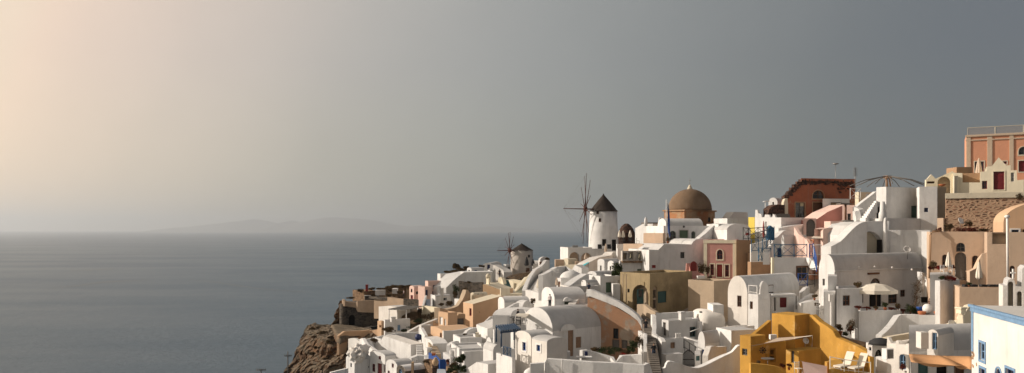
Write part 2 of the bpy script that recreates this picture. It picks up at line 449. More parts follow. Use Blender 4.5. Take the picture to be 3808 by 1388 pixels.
def stairs(label, mat, bl, br, tl, tr, n, name='staircase', rm=None, ext=1.5):
    bl, br, tl, tr = (P(*q) for q in (bl, br, tl, tr)); m = MB(); m2 = MB()
    root = empty(name, bl, label, 'stairs')
    for k in range(n):
        f0, f1 = k/n, (k+1)/n
        a, b, c, d = bl.lerp(tl, f0), br.lerp(tr, f0), br.lerp(tr, f1), bl.lerp(tl, f1)
        z = bl.z+(tl.z-bl.z)*f1; lo = bl.z+(tl.z-bl.z)*f0-ext
        m.hull8([V((q.x, q.y, lo)) for q in (a, b, c, d)], [V((q.x, q.y, z)) for q in (a, b, c, d)])
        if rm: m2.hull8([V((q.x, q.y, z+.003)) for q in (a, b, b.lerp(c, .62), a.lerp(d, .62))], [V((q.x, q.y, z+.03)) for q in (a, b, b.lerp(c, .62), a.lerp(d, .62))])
    m.build('step_block', mat, root, merge=False)
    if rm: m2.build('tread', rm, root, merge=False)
    gnd((bl.x, bl.y, bl.z-.5)); gnd((tl.x, tl.y, tl.z-1.2)); q = bl.lerp(tl, .5); gnd((q.x, q.y, q.z-1))
    return root
# ---------------------------------------------------------------- small things
def parasol(label, u, v, h, d, mat, group=None, name='closed_parasol', rad=.34):
    b = P(u, v, d); H = px(h, d); root = empty(name, b, label, 'parasol', group)
    MB().tube([b, b+V((0, 0, H*.98))], .03, 6).build('pole', metalg, root)
    MB().lathe(b, [(.3, 0), (.3, .08), (.06, .1)], 10).build('base', greyd, root)
    m = MB(); n = 16; prof = [(.55, .30), (1., .36), (.95, .5), (.62, .75), (.3, .93), (.06, 1.0)]
    vs = []
    for r, z in prof:
        for k in range(n): rr = rad*r*(1.06 if k % 2 else .86); vs.append(b+V((rr*math.cos(6.2832*k/n), rr*math.sin(6.2832*k/n), H*z)))
    m.add(vs, [(i*n+k, i*n+(k+1) % n, (i+1)*n+(k+1) % n, (i+1)*n+k) for i in range(len(prof)-1) for k in range(n)])
    m.build('canopy', mat, root); return root
def dish(label, u, v, w, d, yaw=-25, mat=dishm, tilt=25, stand=.8):
    c = P(u, v, d); r = px(w, d)/2; root = empty('satellite_dish', c-V((0, 0, r+stand)), label, 'satellite dish')
    ax = V((math.sin(R(yaw))*math.cos(R(tilt)), -math.cos(R(yaw))*math.cos(R(tilt)), math.sin(R(tilt))))
    e1 = ax.cross(V((0, 0, 1))).normalized(); e2 = e1.cross(ax); m = MB(); n = 20; vs = []
    for i in range(5):
        q = i/4
        for k in range(n): vs.append(c+(e1*math.cos(6.2832*k/n)+e2*math.sin(6.2832*k/n))*r*max(q, .02)+ax*(q*q*.22*r))
    m.add(vs, [(i*n+k, i*n+(k+1) % n, (i+1)*n+(k+1) % n, (i+1)*n+k) for i in range(4) for k in range(n)], True)
    m.add([p-ax*.03 for p in vs[-n:]]+vs[-n:], [(k, (k+1) % n, n+(k+1) % n, n+k) for k in range(n)])
    m.build('reflector', mat, root)
    f = c+ax*r*.95
    MB().tube([c-e2*r*.95+ax*.1*r, f], .025, 5).cbox(f-V((0, 0, .06)), .12, .12, .12).build('feed_arm', metalg, root)
    MB().tube([c-ax*.05, c-ax*.15-e2*r*.3, c-V((0, 0, r+stand))], .035, 6).build('mast', metalg, root)
    return root
def railing(label, mat, pts, h=1., cell=1.0, group=None, xs=True, posts=True, bar=.05):
    q = [P(*p) for p in pts]; root = empty('railing', q[0], label, 'railing', group)
    xm = MB()
    up = V((0, 0, h))
    for a, b in zip(q, q[1:]):
        L = (b-a).length; n = max(1, round(L/cell))
        MB().tube([a+up, b+up], bar, 4).build('rail', mat, root); MB().tube([a+up*.15, b+up*.15], bar*.8, 4).build('rail', mat, root)
        for i in range(n+1):
            p = a.lerp(b, i/n); MB().tube([p, p+up*1.05], bar*1.1, 4).build('post', mat, root) if posts else None
            if i < n:
                p2 = a.lerp(b, (i+1)/n)
                if xs is None: pass
                elif xs: xm.tube([p+up*.15, p2+up], bar*.6, 4); xm.tube([p+up, p2+up*.15], bar*.6, 4)
                else:
                    for j in range(1, 6): w = p.lerp(p2, j/6); xm.tube([w+up*.15, w+up], bar*.45, 4)
    if xm.v: xm.build('lattice', mat, root)
    return root
def pole(label, u, v, h, d, mat, arms=(), name='utility_pole', cat='pole', r=.1, kind='arm'):
    b = P(u, v, d); H = px(h, d); root = empty(name, b, label, cat)
    MB().tube([b-V((0, 0, 2)), b+V((0, 0, H))], r, 8, r*.7).build('pole', mat, root)
    for f, w in arms:
        m = MB(); c = b+V((0, 0, H*f)); W = px(w, d)/2
        m.tube([c-V((W, 0, 0)), c+V((W, .2, 0))], r*.6, 5)
        for k in (-.9, -.4, .4, .9): m.tube([c+V((W*k, 0, 0)), c+V((W*k, 0, .3))], r*.5, 5)
        m.build(kind, mat, root)
    return root
def chair(label, u, v, d, mat, rz=0, group=None, s=1.):
    b = P(u, v, d); root = empty('chair', b, label, 'chair', group); ex = V((math.cos(R(rz)), math.sin(R(rz)), 0))*s; ey = V((-ex.y, ex.x, 0)); ez = V((0, 0, s))
    MB().box(b-ex*.23-ey*.23+ez*.43, ex*.46, ey*.46, ez*.04).build('seat', mat, root)
    m = MB()
    for k in range(3): m.box(b-ex*.23+ey*.2+ez*(.56+.14*k), ex*.46, ey*.03, ez*.07)
    m.build('backrest', mat, root)
    for i, j in ((-1, -1), (1, -1), (-1, 1), (1, 1)):
        p = b+ex*.2*i+ey*.2*j; MB().tube([p, p+ez*(.44 if j < 0 else .95)], .022*s, 5).build('leg', mat, root)
    return root
def table(label, u, v, d, mat, rad=.4, group=None):
    b = P(u, v, d); root = empty('table', b, label, 'table', group)
    MB().lathe(b, [(rad, .70), (rad, .74)], 16, False).build('tabletop', mat, root)
    m = MB().tube([b, b+V((0, 0, .7))], .03, 6); m.build('leg', metalg, root)
    MB().lathe(b, [(rad*.55, 0), (rad*.5, .03), (.03, .05)], 12).build('foot', metalg, root)
    return root
def skin_mesh(name, joints, bones, mat, sub=1):
    me = bpy.data.meshes.new(name); me.from_pydata([j[:3] for j in joints], bones, [])
    o = bpy.data.objects.new(name, me); C.objects.link(o)
    sk = o.modifiers.new('s', 'SKIN')
    me.skin_vertices.new() if not me.skin_vertices else None
    for i, j in enumerate(joints):
        rr = j[3] if isinstance(j[3], tuple) else (j[3], j[3])
        me.skin_vertices[0].data[i].radius = rr; me.skin_vertices[0].data[i].use_root = (i == 0)
    sk.use_smooth_shade = True
    ss = o.modifiers.new('ss', 'SUBSURF'); ss.levels = sub
    dg = bpy.context.evaluated_depsgraph_get(); dg.update()
    m2 = bpy.data.meshes.new_from_object(o.evaluated_get(dg)); m2.name = name
    bpy.data.objects.remove(o); m2.materials.clear(); m2.materials.append(mat)
    return m2
def person(label, u, v, d, rz=0, shirt=None, legs=None, stride=.12, bend=0., seated=False, height=1.72, arms=0.):
    """standing or sitting figure facing -Y before the turn rz"""
    b = P(u, v, d); root = empty('person', b, label, 'person'); root.rotation_euler.z = R(rz)
    k = height/1.72
    hip = .92
    J = [(0, 0, .95, (.15, .105)), (0, -.01, 1.12, (.135, .095)), (0, -.02, 1.30, (.165, .105)), (0, -.01, 1.42, (.12, .075)), (0, -.015, 1.50, (.05, .055)),
         (0, -.035, 1.585, (.066, .08)), (0, -.03, 1.66, (.07, .085)), (0, -.015, 1.71, (.04, .05)), (0, -.115, 1.60, .016)]
    B = [(0, 1), (1, 2), (2, 3), (3, 4), (4, 5), (5, 6), (6, 7), (5, 8)]
    for s in (-1, 1):
        n = len(J); y = stride*s
        if seated: L = [(.1*s, -.02, .90, .095), (.11*s, -.42, .93, .068), (.11*s, -.44, .52, .046), (.11*s, -.56, .47, (.035, .03))]
        else: L = [(.1*s, -.01, .86, .098), (.1*s, y*.5-.02, .49, .066), (.1*s, y+.03, .10, .043), (.1*s, y-.02, .045, .045), (.11*s, y-.15, .035, (.04, .026))]
        J += L; B += [(0, n)]+[(n+i, n+i+1) for i in range(len(L)-1)]
        n = len(J)
        A = [(.19*s, -.01, 1.40, .058), (.25*s, .02, 1.13, .043), (.26*s, -.08-arms*.2, .92+arms*.2, .03), (.262*s, -.11-arms*.22, .86+arms*.22, (.02, .036))]
        J += A; B += [(3, n)]+[(n+i, n+i+1) for i in range(3)]
        h = n+3; hx, hy, hz = A[3][:3]
        for i in range(4):                         # four fingers of unequal length, then the thumb from the side of the palm
            n2 = len(J); ox = (-.027+.018*i); ln = (.075, .085, .08, .062)[i]
            J += [(hx-.004*s, hy+ox-.005, hz-.045, .009), (hx-.012*s, hy+ox-.012, hz-.045-ln*.55, .008), (hx-.03*s, hy+ox-.018, hz-.045-ln*.95, .006)]
            B += [(h, n2), (n2, n2+1), (n2+1, n2+2)]
        n2 = len(J); J += [(hx-.015*s, hy-.045, hz-.01, .01), (hx-.025*s, hy-.065, hz-.05, .008)]; B += [(h, n2), (n2, n2+1)]
    me = skin_mesh('body', J, B, skin); body = bpy.data.objects.new('body', me); C.objects.link(body); body.parent = root
    dz = -.47 if seated else 0.; body.location.z = dz
    lo = .58 if seated else .13
    def cloth(name, mat, test):                    # garment: the body's surface in that region, moved outwards
        bm = bmesh.new(); bm.from_mesh(me); bm.normal_update()
        bmesh.ops.delete(bm, geom=[f for f in bm.faces if not test(f.calc_center_median())], context='FACES')
        for v in bm.verts: v.co += v.normal*.017
        m2 = bpy.data.meshes.new(name); bm.to_mesh(m2); bm.free(); m2.materials.clear(); m2.materials.append(mat)
        o = bpy.data.objects.new(name, m2); C.objects.link(o); o.parent = root; o.location.z = dz
        sd = o.modifiers.new('t', 'SOLIDIFY'); sd.thickness = .012
    cloth('shirt', shirt or shirtw, lambda c: .96 <= c.z < 1.475 and not (abs(c.x) > .2 and c.z < 1.13))
    cloth('trousers', legs or trou, lambda c: lo < c.z < 1.0 and abs(c.x) < .215)
    cloth('shoes', shirtd, lambda c: c.z < (.53 if seated else .085) and abs(c.x) < .2)
    hm = MB().lathe((0, .004, 1.60), [(.078, 0), (.096, .05), (.092, .1), (.06, .14), (.015, .155)], 12)
    fm = MB()
    for s in (-1, 1): fm.cbox((.03*s, -.112, 1.615), .022, .012, .012)
    fm.cbox((0, -.11, 1.545), .05, .012, .01)
    for q, nm in ((hm, 'hair'), (fm, 'face_features')):
        q.v = [x+b for x in q.v]; o = q.build(nm, hairm, root); o.location.z = dz
    root.scale = (k, k, k)
    return root
def people_fix(): pass
def furniture_set(): pass
# ================================================================ far spit with the small windmill, and the cliff end
T(950, 950)
fort = house('stone_fort', 'dark stone fort wall with a black arched doorway above the cliff', 'fort', darkst, 186, 74, 700, 392, 560, lw=9, r=985, p=0, ext=5,
             wins=[('R', 'O', 745, 475, 794, 560, dark), ('R', 'o', 915, 550, 930, 590, dark)])
MB().tube([P(700, 385, 186.4), P(700, 392, 186.4)-V((0, 0, 14))], .9, 12).build('corner_round', darkst, fort.root)
wall('pale brown plaster parapet curving along the top of the dark stone fort', fortpl, [(692, 350, 380, 190), (694, 358, 395, 185.6), (740, 372, 398, 185.2), (800, 374, 410, 185), (815, 362, 440, 184.6), (900, 358, 446, 184), (990, 358, 448, 183.4), (1072, 330, 440, 182.6), (1180, 362, 420, 181)], .6, 2, ext=.3, name='parapet_wall', reg=False)
house('stone_ruin', 'roofless brown stone hut above the fort parapet', 'ruin', brownst, 193, 40, 868, 286, 370, l=775, rw=3, p=.6)
house('flat_roofed_house', 'low house with sunlit white flat roof above the stone fort', 'house', darkst, 192, 72, 872, 322, 365, lw=7, r=1042, p=.0, rmat=white)
pbox('narrow red painted chimney post standing by the stone hut', 'chimney', 'chimney_post', redp, 877, 234, 894, 287, 191, 1.0)
for i, (u, v, w, h) in enumerate(((835, 295, 60, 30), (930, 276, 58, 26), (1000, 282, 70, 24), (1058, 285, 50, 44), (755, 350, 70, 22), (945, 325, 50, 16), (1020, 330, 60, 26), (1070, 330, 60, 30))):
    bush('dry brown shrub growing on the roofs and banks above the stone fort', u, v, w, h, 194 if v < 300 else 190.5, leafd, 220, size=.22, name='shrub', cat='shrub', group='dry shrubs above the fort')
wall('low orange plaster wall running across the terrace below the fort', orange, [(668, 640, 668, 150), (715, 605, 662, 152), (850, 600, 640, 158), (925, 594, 632, 161)], .5, 1, name='terrace_wall')
wall('small orange stair wall stepping down beside the low orange terrace wall', orange, [(908, 602, 640, 158), (930, 600, 640, 158), (975, 588, 640, 157), (1010, 570, 640, 156)], .5, 1, name='stair_wall')
wall('grey white garden wall below the low orange terrace wall', greyw, [(740, 665, 690, 145), (790, 660, 700, 143), (830, 690, 730, 140), (862, 710, 740, 138)], .5, 2, name='garden_wall')
T(1400, 950)
house('vaulted_house', 'small pinkish white vaulted house standing alone on the far wall', 'house', palepink, 176, 45, 300, 262, 348, l=262, r=372, roof='vaultL', apex=(280, 241),
      wins=[('L', 'w', 274, 268, 286, 295, dark), ('L', 'd', 272, 318, 292, 348, maroon), ('R', 'w', 315, 288, 345, 310, dark)])
pbox('white shrine with small blue door among the far dry shrubs', 'shrine', 'roadside_shrine', white, 124, 266, 164, 306, 183, 2)
pbox('long white low wall at the far end beyond the fort', 'wall', 'end_wall', white, -10, 278, 68, 318, 187, 1)
for i, (u, v, w, h) in enumerate(((95, 300, 60, 60), (130, 262, 70, 26), (195, 262, 80, 26), (255, 258, 60, 24), (190, 310, 70, 40), (40, 272, 80, 12), (100, 330, 50, 20))):
    bush('dry brown shrub beside the white shrine at the far end', u, v, w, h, 186 if v < 280 else 181, leafd, 220, size=.24, name='shrub', cat='shrub', group='dry shrubs by the shrine')
wall('dark brown stone terrace wall below the small vaulted house', darkst, [(215, 348, 425, 172), (300, 350, 425, 171), (372, 358, 425, 170)], .6, name='stone_wall')
wall('pale brown long terrace wall running towards the small vaulted house', fortpl, [(-20, 330, 400, 180), (80, 335, 400, 177), (218, 350, 425, 172.3)], .6, name='terrace_wall')
wall('dark stone wall left end of the long pale brown terrace wall', darkst, [(-60, 326, 345, 180.5), (20, 330, 352, 178), (90, 336, 360, 176.7)], .3, name='stone_wall', reg=False, ext=0)
house('stepped_house', 'pinkish white stepped house with dark door and two windows below the terrace', 'house', palepink, 172, 62, 412, 206, 330, l=388, r=602, p=.5, ext=5,
      wins=[('R', 'w', 450, 238, 471, 272, navy), ('R', 'w', 533, 246, 548, 262, dark), ('R', 'd', 445, 286, 470, 312, navy)])
house('porch_house', 'low pinkish house with blue doorway beside the stepped house', 'house', palepink, 169, 30, 385, 250, 345, l=332, r=440, p=.3, wins=[('R', 'd', 392, 275, 410, 322, navy)])
house('terrace_house', 'white terrace house with open parapet at the top of the far row', 'house', white, 181, 65, 510, 148, 240, l=486, r=655, p=1.2, wins=[('R', 'o', 545, 195, 600, 215, greyd)])
for k, (u, v) in enumerate(((540, 205), (565, 196), (590, 205), (610, 198))):
    parasol('small folded grey white parasol on the far white terrace', u, v, 40, 180, dishm, group='parasols on the far terrace', rad=.4)
wall('large shaded white wall sloping down beside the far terrace house', white, [(556, 258, 262, 170), (625, 190, 265, 172), (672, 152, 240, 174), (700, 134, 225, 175), (800, 132, 220, 175), (925, 130, 215, 175)], 4., 1, ext=5, name='sloping_wall')
house('vaulted_chapel', 'small white vaulted chapel on top of the large shaded white wall', 'chapel', white, 179, 42, 758, 112, 150, l=722, r=858, roof='vaultL', apex=(740, 97), wins=[('R', 'd', 782, 118, 802, 145, royal), ('L', 'w', 733, 118, 745, 132, dark)])
house('vaulted_chapel', 'far white vaulted chapel with dark blue door on the skyline', 'chapel', white, 188, 12, 935, 95, 145, l=842, rw=9, roof='vaultL', apex=(888, 60), wins=[('L', 'd', 883, 74, 905, 113, navy)])
wall('grey white wall sloping down from the far skyline chapel', greyw, [(930, 75, 145, 187), (965, 90, 145, 186), (1005, 112, 140, 185), (1015, 135, 145, 184)], 2., 2, name='sloping_wall')
house('chimney_block', 'white block with little chimney pots below the skyline chapel', 'house', white, 178, 55, 905, 118, 160, l=888, r=950, p=0)
for u in (895, 912, 935):
    pbox('small white chimney pot on the block below the skyline chapel', 'chimney', 'chimney_pot', white, u, 104, u+10, 122, 178.4, .6)['group'] = 'chimney pots on the far block'
bush('large round dark shrub on the hilltop behind the far houses', 640, 112, 68, 46, 188, leafd, 700, size=.25, name='shrub', cat='shrub', seed=5)
for i, (u, v, w, h) in enumerate(((570, 148, 80, 26), (620, 145, 90, 32), (680, 140, 80, 36), (715, 118, 50, 34), (660, 118, 60, 20), (840, 100, 50, 24))):
    bush('low dry brown shrub covering the hilltop behind the terrace house', u, v, w, h, 186, leafd, 260, size=.24, name='shrub', cat='shrub', group='dry shrubs on the hilltop')
wall('dark stone retaining wall below the large shaded white wall', darkst, [(655, 205, 290, 168), (700, 210, 292, 167.5), (760, 216, 292, 167), (842, 214, 290, 166)], .7, name='stone_wall')
for i, (u, v, w, h, m) in enumerate(((635, 300, 60, 70, leaf), (700, 290, 60, 30, leafd), (625, 350, 50, 70, leafd), (740, 222, 30, 18, leafd))):
    bush(('green brown shrub', 'dry shrub', 'tall dry shrub', 'small dry shrub')[i]+' growing against the dark stone retaining wall', u, v, w, h, 165, m, 260, size=.2, name='shrub', cat='shrub')
house('dome_hut', 'low white hut with rounded roof below the stepped house', 'hut', white, 158, 50, 470, 330, 400, l=440, r=592, roof='vaultL', apex=(455, 316), wins=[('R', 'o', 525, 340, 560, 360, dark)])
pbox('white chimney with dark blue cap in front of the stepped house', 'chimney', 'chimney_stack', white, 484, 244, 508, 300, 166, 1.2)
pbox('tall slim grey chimney shaft beside the low rounded hut', 'chimney', 'chimney_shaft', greyw, 512, 262, 532, 415, 154, .9, ext=2)
stairs('pale blue painted steps climbing between white parapets below the stepped house', sky_b, (396, 412, 156), (428, 412, 156), (396, 350, 163), (428, 350, 163), 9, rm=white)
wall('white parapet on the outer side of the pale blue steps', white, [(362, 405, 430, 154), (378, 345, 410, 160), (388, 318, 340, 164)], .35, 2, name='stair_parapet')
wall('white parapet on the inner side of the pale blue steps', white, [(432, 405, 430, 154), (434, 330, 410, 160), (432, 310, 330, 164)], .35, 2, name='stair_parapet')
house('cream_house', 'cream rough plaster block under the pale blue steps', 'house', cream, 150, 40, 470, 418, 470, l=357, r=505, p=.3)
for i, (u, v, w, h, m) in enumerate(((345, 475, 40, 60, leafd), (400, 520, 110, 60, leafd), (455, 500, 80, 50, leafd), (330, 540, 80, 40, leaf), (250, 600, 110, 55, leaf), (215, 612, 60, 26, leaf), (300, 585, 60, 40, leafd), (580, 405, 60, 45, leafd), (520, 405, 50, 25, leafd))):
    bush(('dry', 'wide dry', 'broad brown', 'low green', 'large green', 'small green', 'reddish dry', 'tall twiggy', 'low twiggy')[i]+' shrub on the bank between the pergola terrace and the tan cube', u, v, w, h, 152-i*1.5 if i < 7 else 150, m, 420, size=.17, name='shrub', cat='shrub')
wall('brown earthy bank carrying the dry shrubs left of the tan cube house', bank, [(312, 545, 610, 150.5), (330, 470, 610, 153), (348, 445, 610, 154), (400, 462, 600, 154), (440, 470, 590, 154), (492, 455, 560, 155)], 3., 2, name='earth_bank', cat='bank')
wall('dark brown bank and ruined wall behind the white shrine', bank, [(20, 268, 345, 189), (66, 262, 345, 188.6), (72, 248, 345, 188.4), (118, 243, 345, 188), (130, 262, 345, 187.8), (180, 248, 345, 187.4), (240, 244, 345, 187), (262, 262, 350, 186.6), (300, 300, 350, 186.4)], 3., 1, name='earth_bank', cat='bank')
# olive grey curved house and cream block
T(1400, 950)
wall('dull olive plaster wall curving up to a chimney behind the tan cube', tang, [(508, 420, 470, 136), (560, 432, 470, 138), (620, 418, 470, 139), (655, 400, 470, 139.5), (690, 350, 470, 140), (712, 300, 470, 140.4), (716, 276, 470, 140.5), (732, 276, 460, 140.7), (742, 300, 450, 141), (750, 300, 450, 141.2)], 1.2, 1, name='curved_wall')
house('vaulted_house', 'dull olive vaulted house with two small round vents behind the large tan house', 'house', palec, 141, 45, 783, 330, 400, l=745, r=888, roof='vaultL', apex=(764, 296), ext=5, wins=[('L', 'd', 750, 360, 768, 394, dark), ('R', 'w', 806, 305, 816, 315, dark), ('R', 'w', 845, 308, 856, 318, dark)])
house('white_hut', 'white hut with flat roof behind the curving olive wall', 'hut', white, 146, 45, 660, 350, 412, l=622, r=704, p=.3)
house('tan_house', 'tan house with sloping top and small dark door behind the olive vault', 'house', tan, 148, 28, 990, 272, 360, l=848, rw=5, prof=('L', [(848, 232), (872, 232), (990, 275)]), rmat=palec, wins=[('L', 'd', 902, 308, 914, 346, wood)])
ch = house('chimney_tower', 'thick cream chimney pillar rising behind the sloping tan house', 'chimney', cream, 150, 50, 895, 180, 250, l=875, r=908, p=.3)
MB().lathe(P(891, 180, 150.6), [(.5, 0), (.45, .5), (.3, .75), (.1, .85)], 10).build('cap', palec, ch.root)
house('grey_block', 'pale grey block at the right end of the sloping tan house', 'house', palec, 146, 62, 992, 262, 340, l=985, r=1065, p=.3)
# ---- large tan house
house('large_tan_house', 'large tan house with long sloping top and dark shuttered window', 'house', orange, 134, 58, 770, 388, 590, l=692, r=1024, prof=('R', [(770, 388), (1000, 322), (1024, 330)]), rmat=palec, ext=4,
      wins=[('L', 'w', 741, 422, 758, 483, redp), ('R', 'w', 953, 432, 986, 478, greyd), ('R', 'w', 822, 450, 826, 458, dark)])
house('tan_annex', 'lower tan annex with grey wooden door and slanted top before the large tan house', 'house', tan, 130, 74, 572, 600, 600, lw=3, r=708, prof=('R', [(572, 575), (640, 490), (655, 468), (700, 466), (708, 470)]), rmat=tan,
      wins=[('R', 'd', 644, 503, 696, 597, greyd)])
house('tan_cube_house', 'small sunlit tan cube house with two white shuttered windows', 'house', orange, 127, 42, 570, 458, 602, l=494, r=645, p=.5, wins=[('L', 's', 503, 492, 528, 553, whitep), ('L', 's', 540, 508, 554, 566, whitep)])
house('tan_lower_house', 'tall sunlit tan wall with a narrow arched door below the tan cube', 'house', orange, 117, 58, 535, 602, 800, l=432, r=765, prof=('L', [(535, 602), (470, 568), (432, 566)]), rmat=orange, wins=[('L', 'A', 506, 615, 523, 712, wood)])
wall('long grey white wall right of the tan base with curving top', greyw, [(536, 602, 790, 116.5), (600, 602, 780, 117.2), (700, 588, 760, 118), (765, 572, 700, 119)], .4, 2, ext=2, name='long_wall')
MB_ = [(450, 525, 470, 590), (470, 540, 492, 590)]
for q in MB_: pbox('short tan rounded post on the tan wall below the cube house', 'post', 'gate_post', orange, *q, 123, .6)['group'] = 'tan posts below the cube house'
T(1700, 900, 3.08)
wall('ochre buttress at the right end of the large tan house', tan, [(512, 660, 760, 132.2), (530, 640, 760, 132.4), (548, 700, 760, 132.6)], .8, 1, name='buttress', cat='buttress')
# ---- small windmill
def windmill(label, cu, vb, vt, rt, rb, d, mat, roofh, over, hub, tips, wheel_r, axlev, axtip, mat_s, wins, n=12, wires=True, az=0):
    b = P(cu, vb, d); H = P(cu, vt, d).z-b.z; r0, r1 = px(rb, d), px(rt, d)
    root = empty('windmill', b, label, 'windmill')
    MB().lathe(b-V((0, 0, 3)), [(r0*1.03, 0), (r0, 3), (r0*.6+r1*.4, 3+H*.45), (r1, 3+H)], 40).build('tower', mat, root)
    rh = px(roofh, d); ro = r1+px(over, d)
    MB().lathe(b+V((0, 0, H-.1)), [(ro*.97, -.12), (ro, .0), (ro*.93, .12), (ro*.66, rh*.33), (ro*.34, rh*.66), (ro*.12, rh*.88), (ro*.05, rh*.95), (ro*.04, rh*1.02)], 36, True, .05).build('roof', thatch, root)
    hb = P(*hub); tip = P(*axtip); ax = (tip-hb).normalized()
    rotc = b+V((0, 0, hb.z-b.z))
    sp = MB().tube([rotc.lerp(hb, .2), hb, tip], .17, 8, .07); wh = sp.build('axle', mat_s, root)
    MB().tube([hb-ax*.35, hb+ax*.35], .5, 10).build('hub', mat_s, wh)
    e1 = ax.cross(V((0, 0, 1))).normalized(); e2 = e1.cross(ax); pts = []
    for k in range(n):
        a = 6.2832*(k+.35)/n; dv = e1*math.cos(a)+e2*math.sin(a); off = ax*(.12 if k % 2 else -.12)
        e = hb+dv*wheel_r+off; pts.append(e)
        MB().tube([hb+off, hb+off+dv*wheel_r*.5, e], .09, 5, .04).build('spoke', mat_s, wh)
    if wires:
        m = MB()
        for k in range(n): m.tube([tip, pts[k]], .006, 3); m.tube([pts[k], pts[(k+1) % n]], .006, 3)
        m.build('rigging', ropem, wh)
    for (a0, z0, w, h, m, k) in wins:              # angle from the camera side, height, size
        a = R(-90+a0); dv = V((math.cos(a), math.sin(a), 0)); tv = V((-dv.y, dv.x, 0)); rr = (r0+(r1-r0)*z0/H)
        c = b+dv*(rr-.25)+V((0, 0, z0))
        f = MB(); f.box(c-tv*w/2, tv*w, dv*.30, V((0, 0, h))); wo = f.build('door' if k else 'window', m, root)
        g = MB(); g.box(c-tv*(w/2-.09)+V((0, 0, .08)), tv*(w-.18), dv*.325, V((0, 0, h-.16))); g.build('panel' if k else 'pane', dark if not k else m, wo)
    gnd((b.x, b.y, b.z), 2)
    return root, b, H
T(1800, 620)
windmill('smaller windmill of bare beige stone with bare wooden spokes above the sea', 301, 862, 664, 88, 91, 198, millst, 55, 3, (205, 668, 195.5), None, 4.6, 0, (106, 669, 194.6), woodr,
         [(38, 4.4, .6, .7, greyd, 0), (30, -.2, 1.0, 2.0, wood, 1)], 12)
# mound and cream stairs below it
T(1700, 900, 3.08)
wall('dark rubble stone panel on the rounded mound below the smaller windmill', patchst, [(557, 410, 425, 178), (600, 385, 436, 177), (680, 366, 446, 176), (760, 354, 448, 175.4), (850, 346, 430, 175)], 6., 2, name='stone_mound', cat='mound')
wall('cream plaster wall below the dark rubble stone mound', cream, [(560, 432, 560, 174), (640, 446, 560, 172.5), (720, 452, 560, 171.5), (850, 430, 540, 171)], 2.5, 1, name='plaster_wall')
tag(MB().prism([P(648, 474, 171), P(680, 472, 171), P(680, 545, 171), P(648, 548, 171)], V((0, -.12, 0))).build('cream_hatch', palec), 'small cream door flush in the cream wall under the stone mound', 'door')
wall('cream parapet sweeping down along the dark green striped stair', cream, [(658, 575, 590, 158), (690, 545, 585, 159), (720, 500, 560, 161), (800, 405, 470, 166), (830, 398, 450, 168), (890, 330, 400, 172), (905, 318, 390, 173)], .6, 1, name='stair_parapet')
wall('cream parapet curving down beside the short green stair', cream, [(470, 405, 530, 166), (500, 402, 530, 165.6), (518, 430, 530, 165.2), (530, 480, 530, 164.8), (540, 520, 535, 164.5)], .8, 1, name='stair_parapet')
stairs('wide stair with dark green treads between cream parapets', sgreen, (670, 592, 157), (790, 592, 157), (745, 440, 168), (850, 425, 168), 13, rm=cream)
stairs('short stair with dark green treads beside the cream pillar house', sgreen, (548, 530, 162), (622, 535, 162), (530, 436, 169), (585, 436, 169), 9, rm=sgreen)
house('cream_terrace', 'low cream terrace with rounded corner left of the short green stair', 'terrace', cream, 160, 60, 385, 470, 560, l=360, r=485, p=.4)
house('grey_terrace', 'grey white flat terrace block below the green striped stair', 'terrace', greyw, 152, 70, 505, 560, 640, l=498, r=660, p=.5)
wall('cream low wall piece at the foot of the wide green stair', cream, [(600, 565, 600, 154), (655, 585, 600, 154), (662, 572, 600, 154), (670, 590, 600, 154)], .5, 1, name='low_wall')
wall('white rounded wall with grey top right of the large tan house', greyw, [(540, 640, 700, 142), (600, 634, 700, 142.5), (760, 632, 690, 143), (832, 628, 690, 143.5)], 3, 1, name='terrace_wall')
wall('sunlit upper grey terrace wall below the wide green stair', palec, [(515, 610, 640, 147), (560, 597, 640, 147.5), (700, 590, 640, 148), (832, 596, 640, 148.5)], 1.5, 1, name='terrace_wall')
# dark closed parasols and little house near windmill
T(1700, 900, 3.08)
parasol('taller folded black parasol standing against the smaller windmill', 796, 318, 150, 190, dgrey, rad=.55)
parasol('folded black parasol between the smaller windmill and the white stairs', 868, 306, 112, 191, dgrey, rad=.5)
house('white_shed', 'small white shed with brown door beside the smaller windmill', 'shed', white, 194, 50, 560, 258, 345, l=530, r=612, p=.3, wins=[('R', 'd', 580, 285, 608, 345, greyd)])
pbox('low brown planter box with shrubs beyond the white stairs', 'planter', 'planter_box', wood, 945, 230, 1010, 268, 184, 2)
house('white_dome_house', 'low white house with rounded roof and plants beyond the white stairs', 'house', white, 188, 60, 952, 210, 262, l=930, r=1060, roof='vaultR', apex=(1005, 170))
bush('dark shrub on the low white rounded house beyond the white stairs', 1030, 215, 60, 38, 186, leafd, 240, size=.2, name='shrub', cat='shrub')
wall('white distant parapet wall between the windmill and the rounded house', white, [(860, 215, 262, 193), (940, 212, 262, 192), (1000, 240, 270, 191)], .6, 1, name='parapet_wall')
wall('dark shadowed low wall behind the black parasols', greyw, [(870, 250, 300, 190), (960, 250, 300, 189)], .5, 1, name='low_wall')
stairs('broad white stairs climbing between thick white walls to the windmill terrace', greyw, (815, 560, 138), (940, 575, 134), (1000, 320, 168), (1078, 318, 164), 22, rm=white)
wall('thick white wall along the outer side of the broad white stairs', white, [(790, 560, 640, 135), (800, 520, 640, 138), (840, 425, 600, 149), (900, 325, 480, 160), (960, 285, 400, 166), (1000, 250, 380, 170), (1020, 215, 350, 172), (1048, 208, 350, 174)], .7, 2, ext=2, name='stair_wall')
wall('white curved parapet at the top inner side of the broad white stairs', white, [(965, 410, 470, 150), (990, 380, 450, 153), (1040, 345, 400, 157), (1085, 318, 380, 160)], .4, 2, name='stair_parapet')
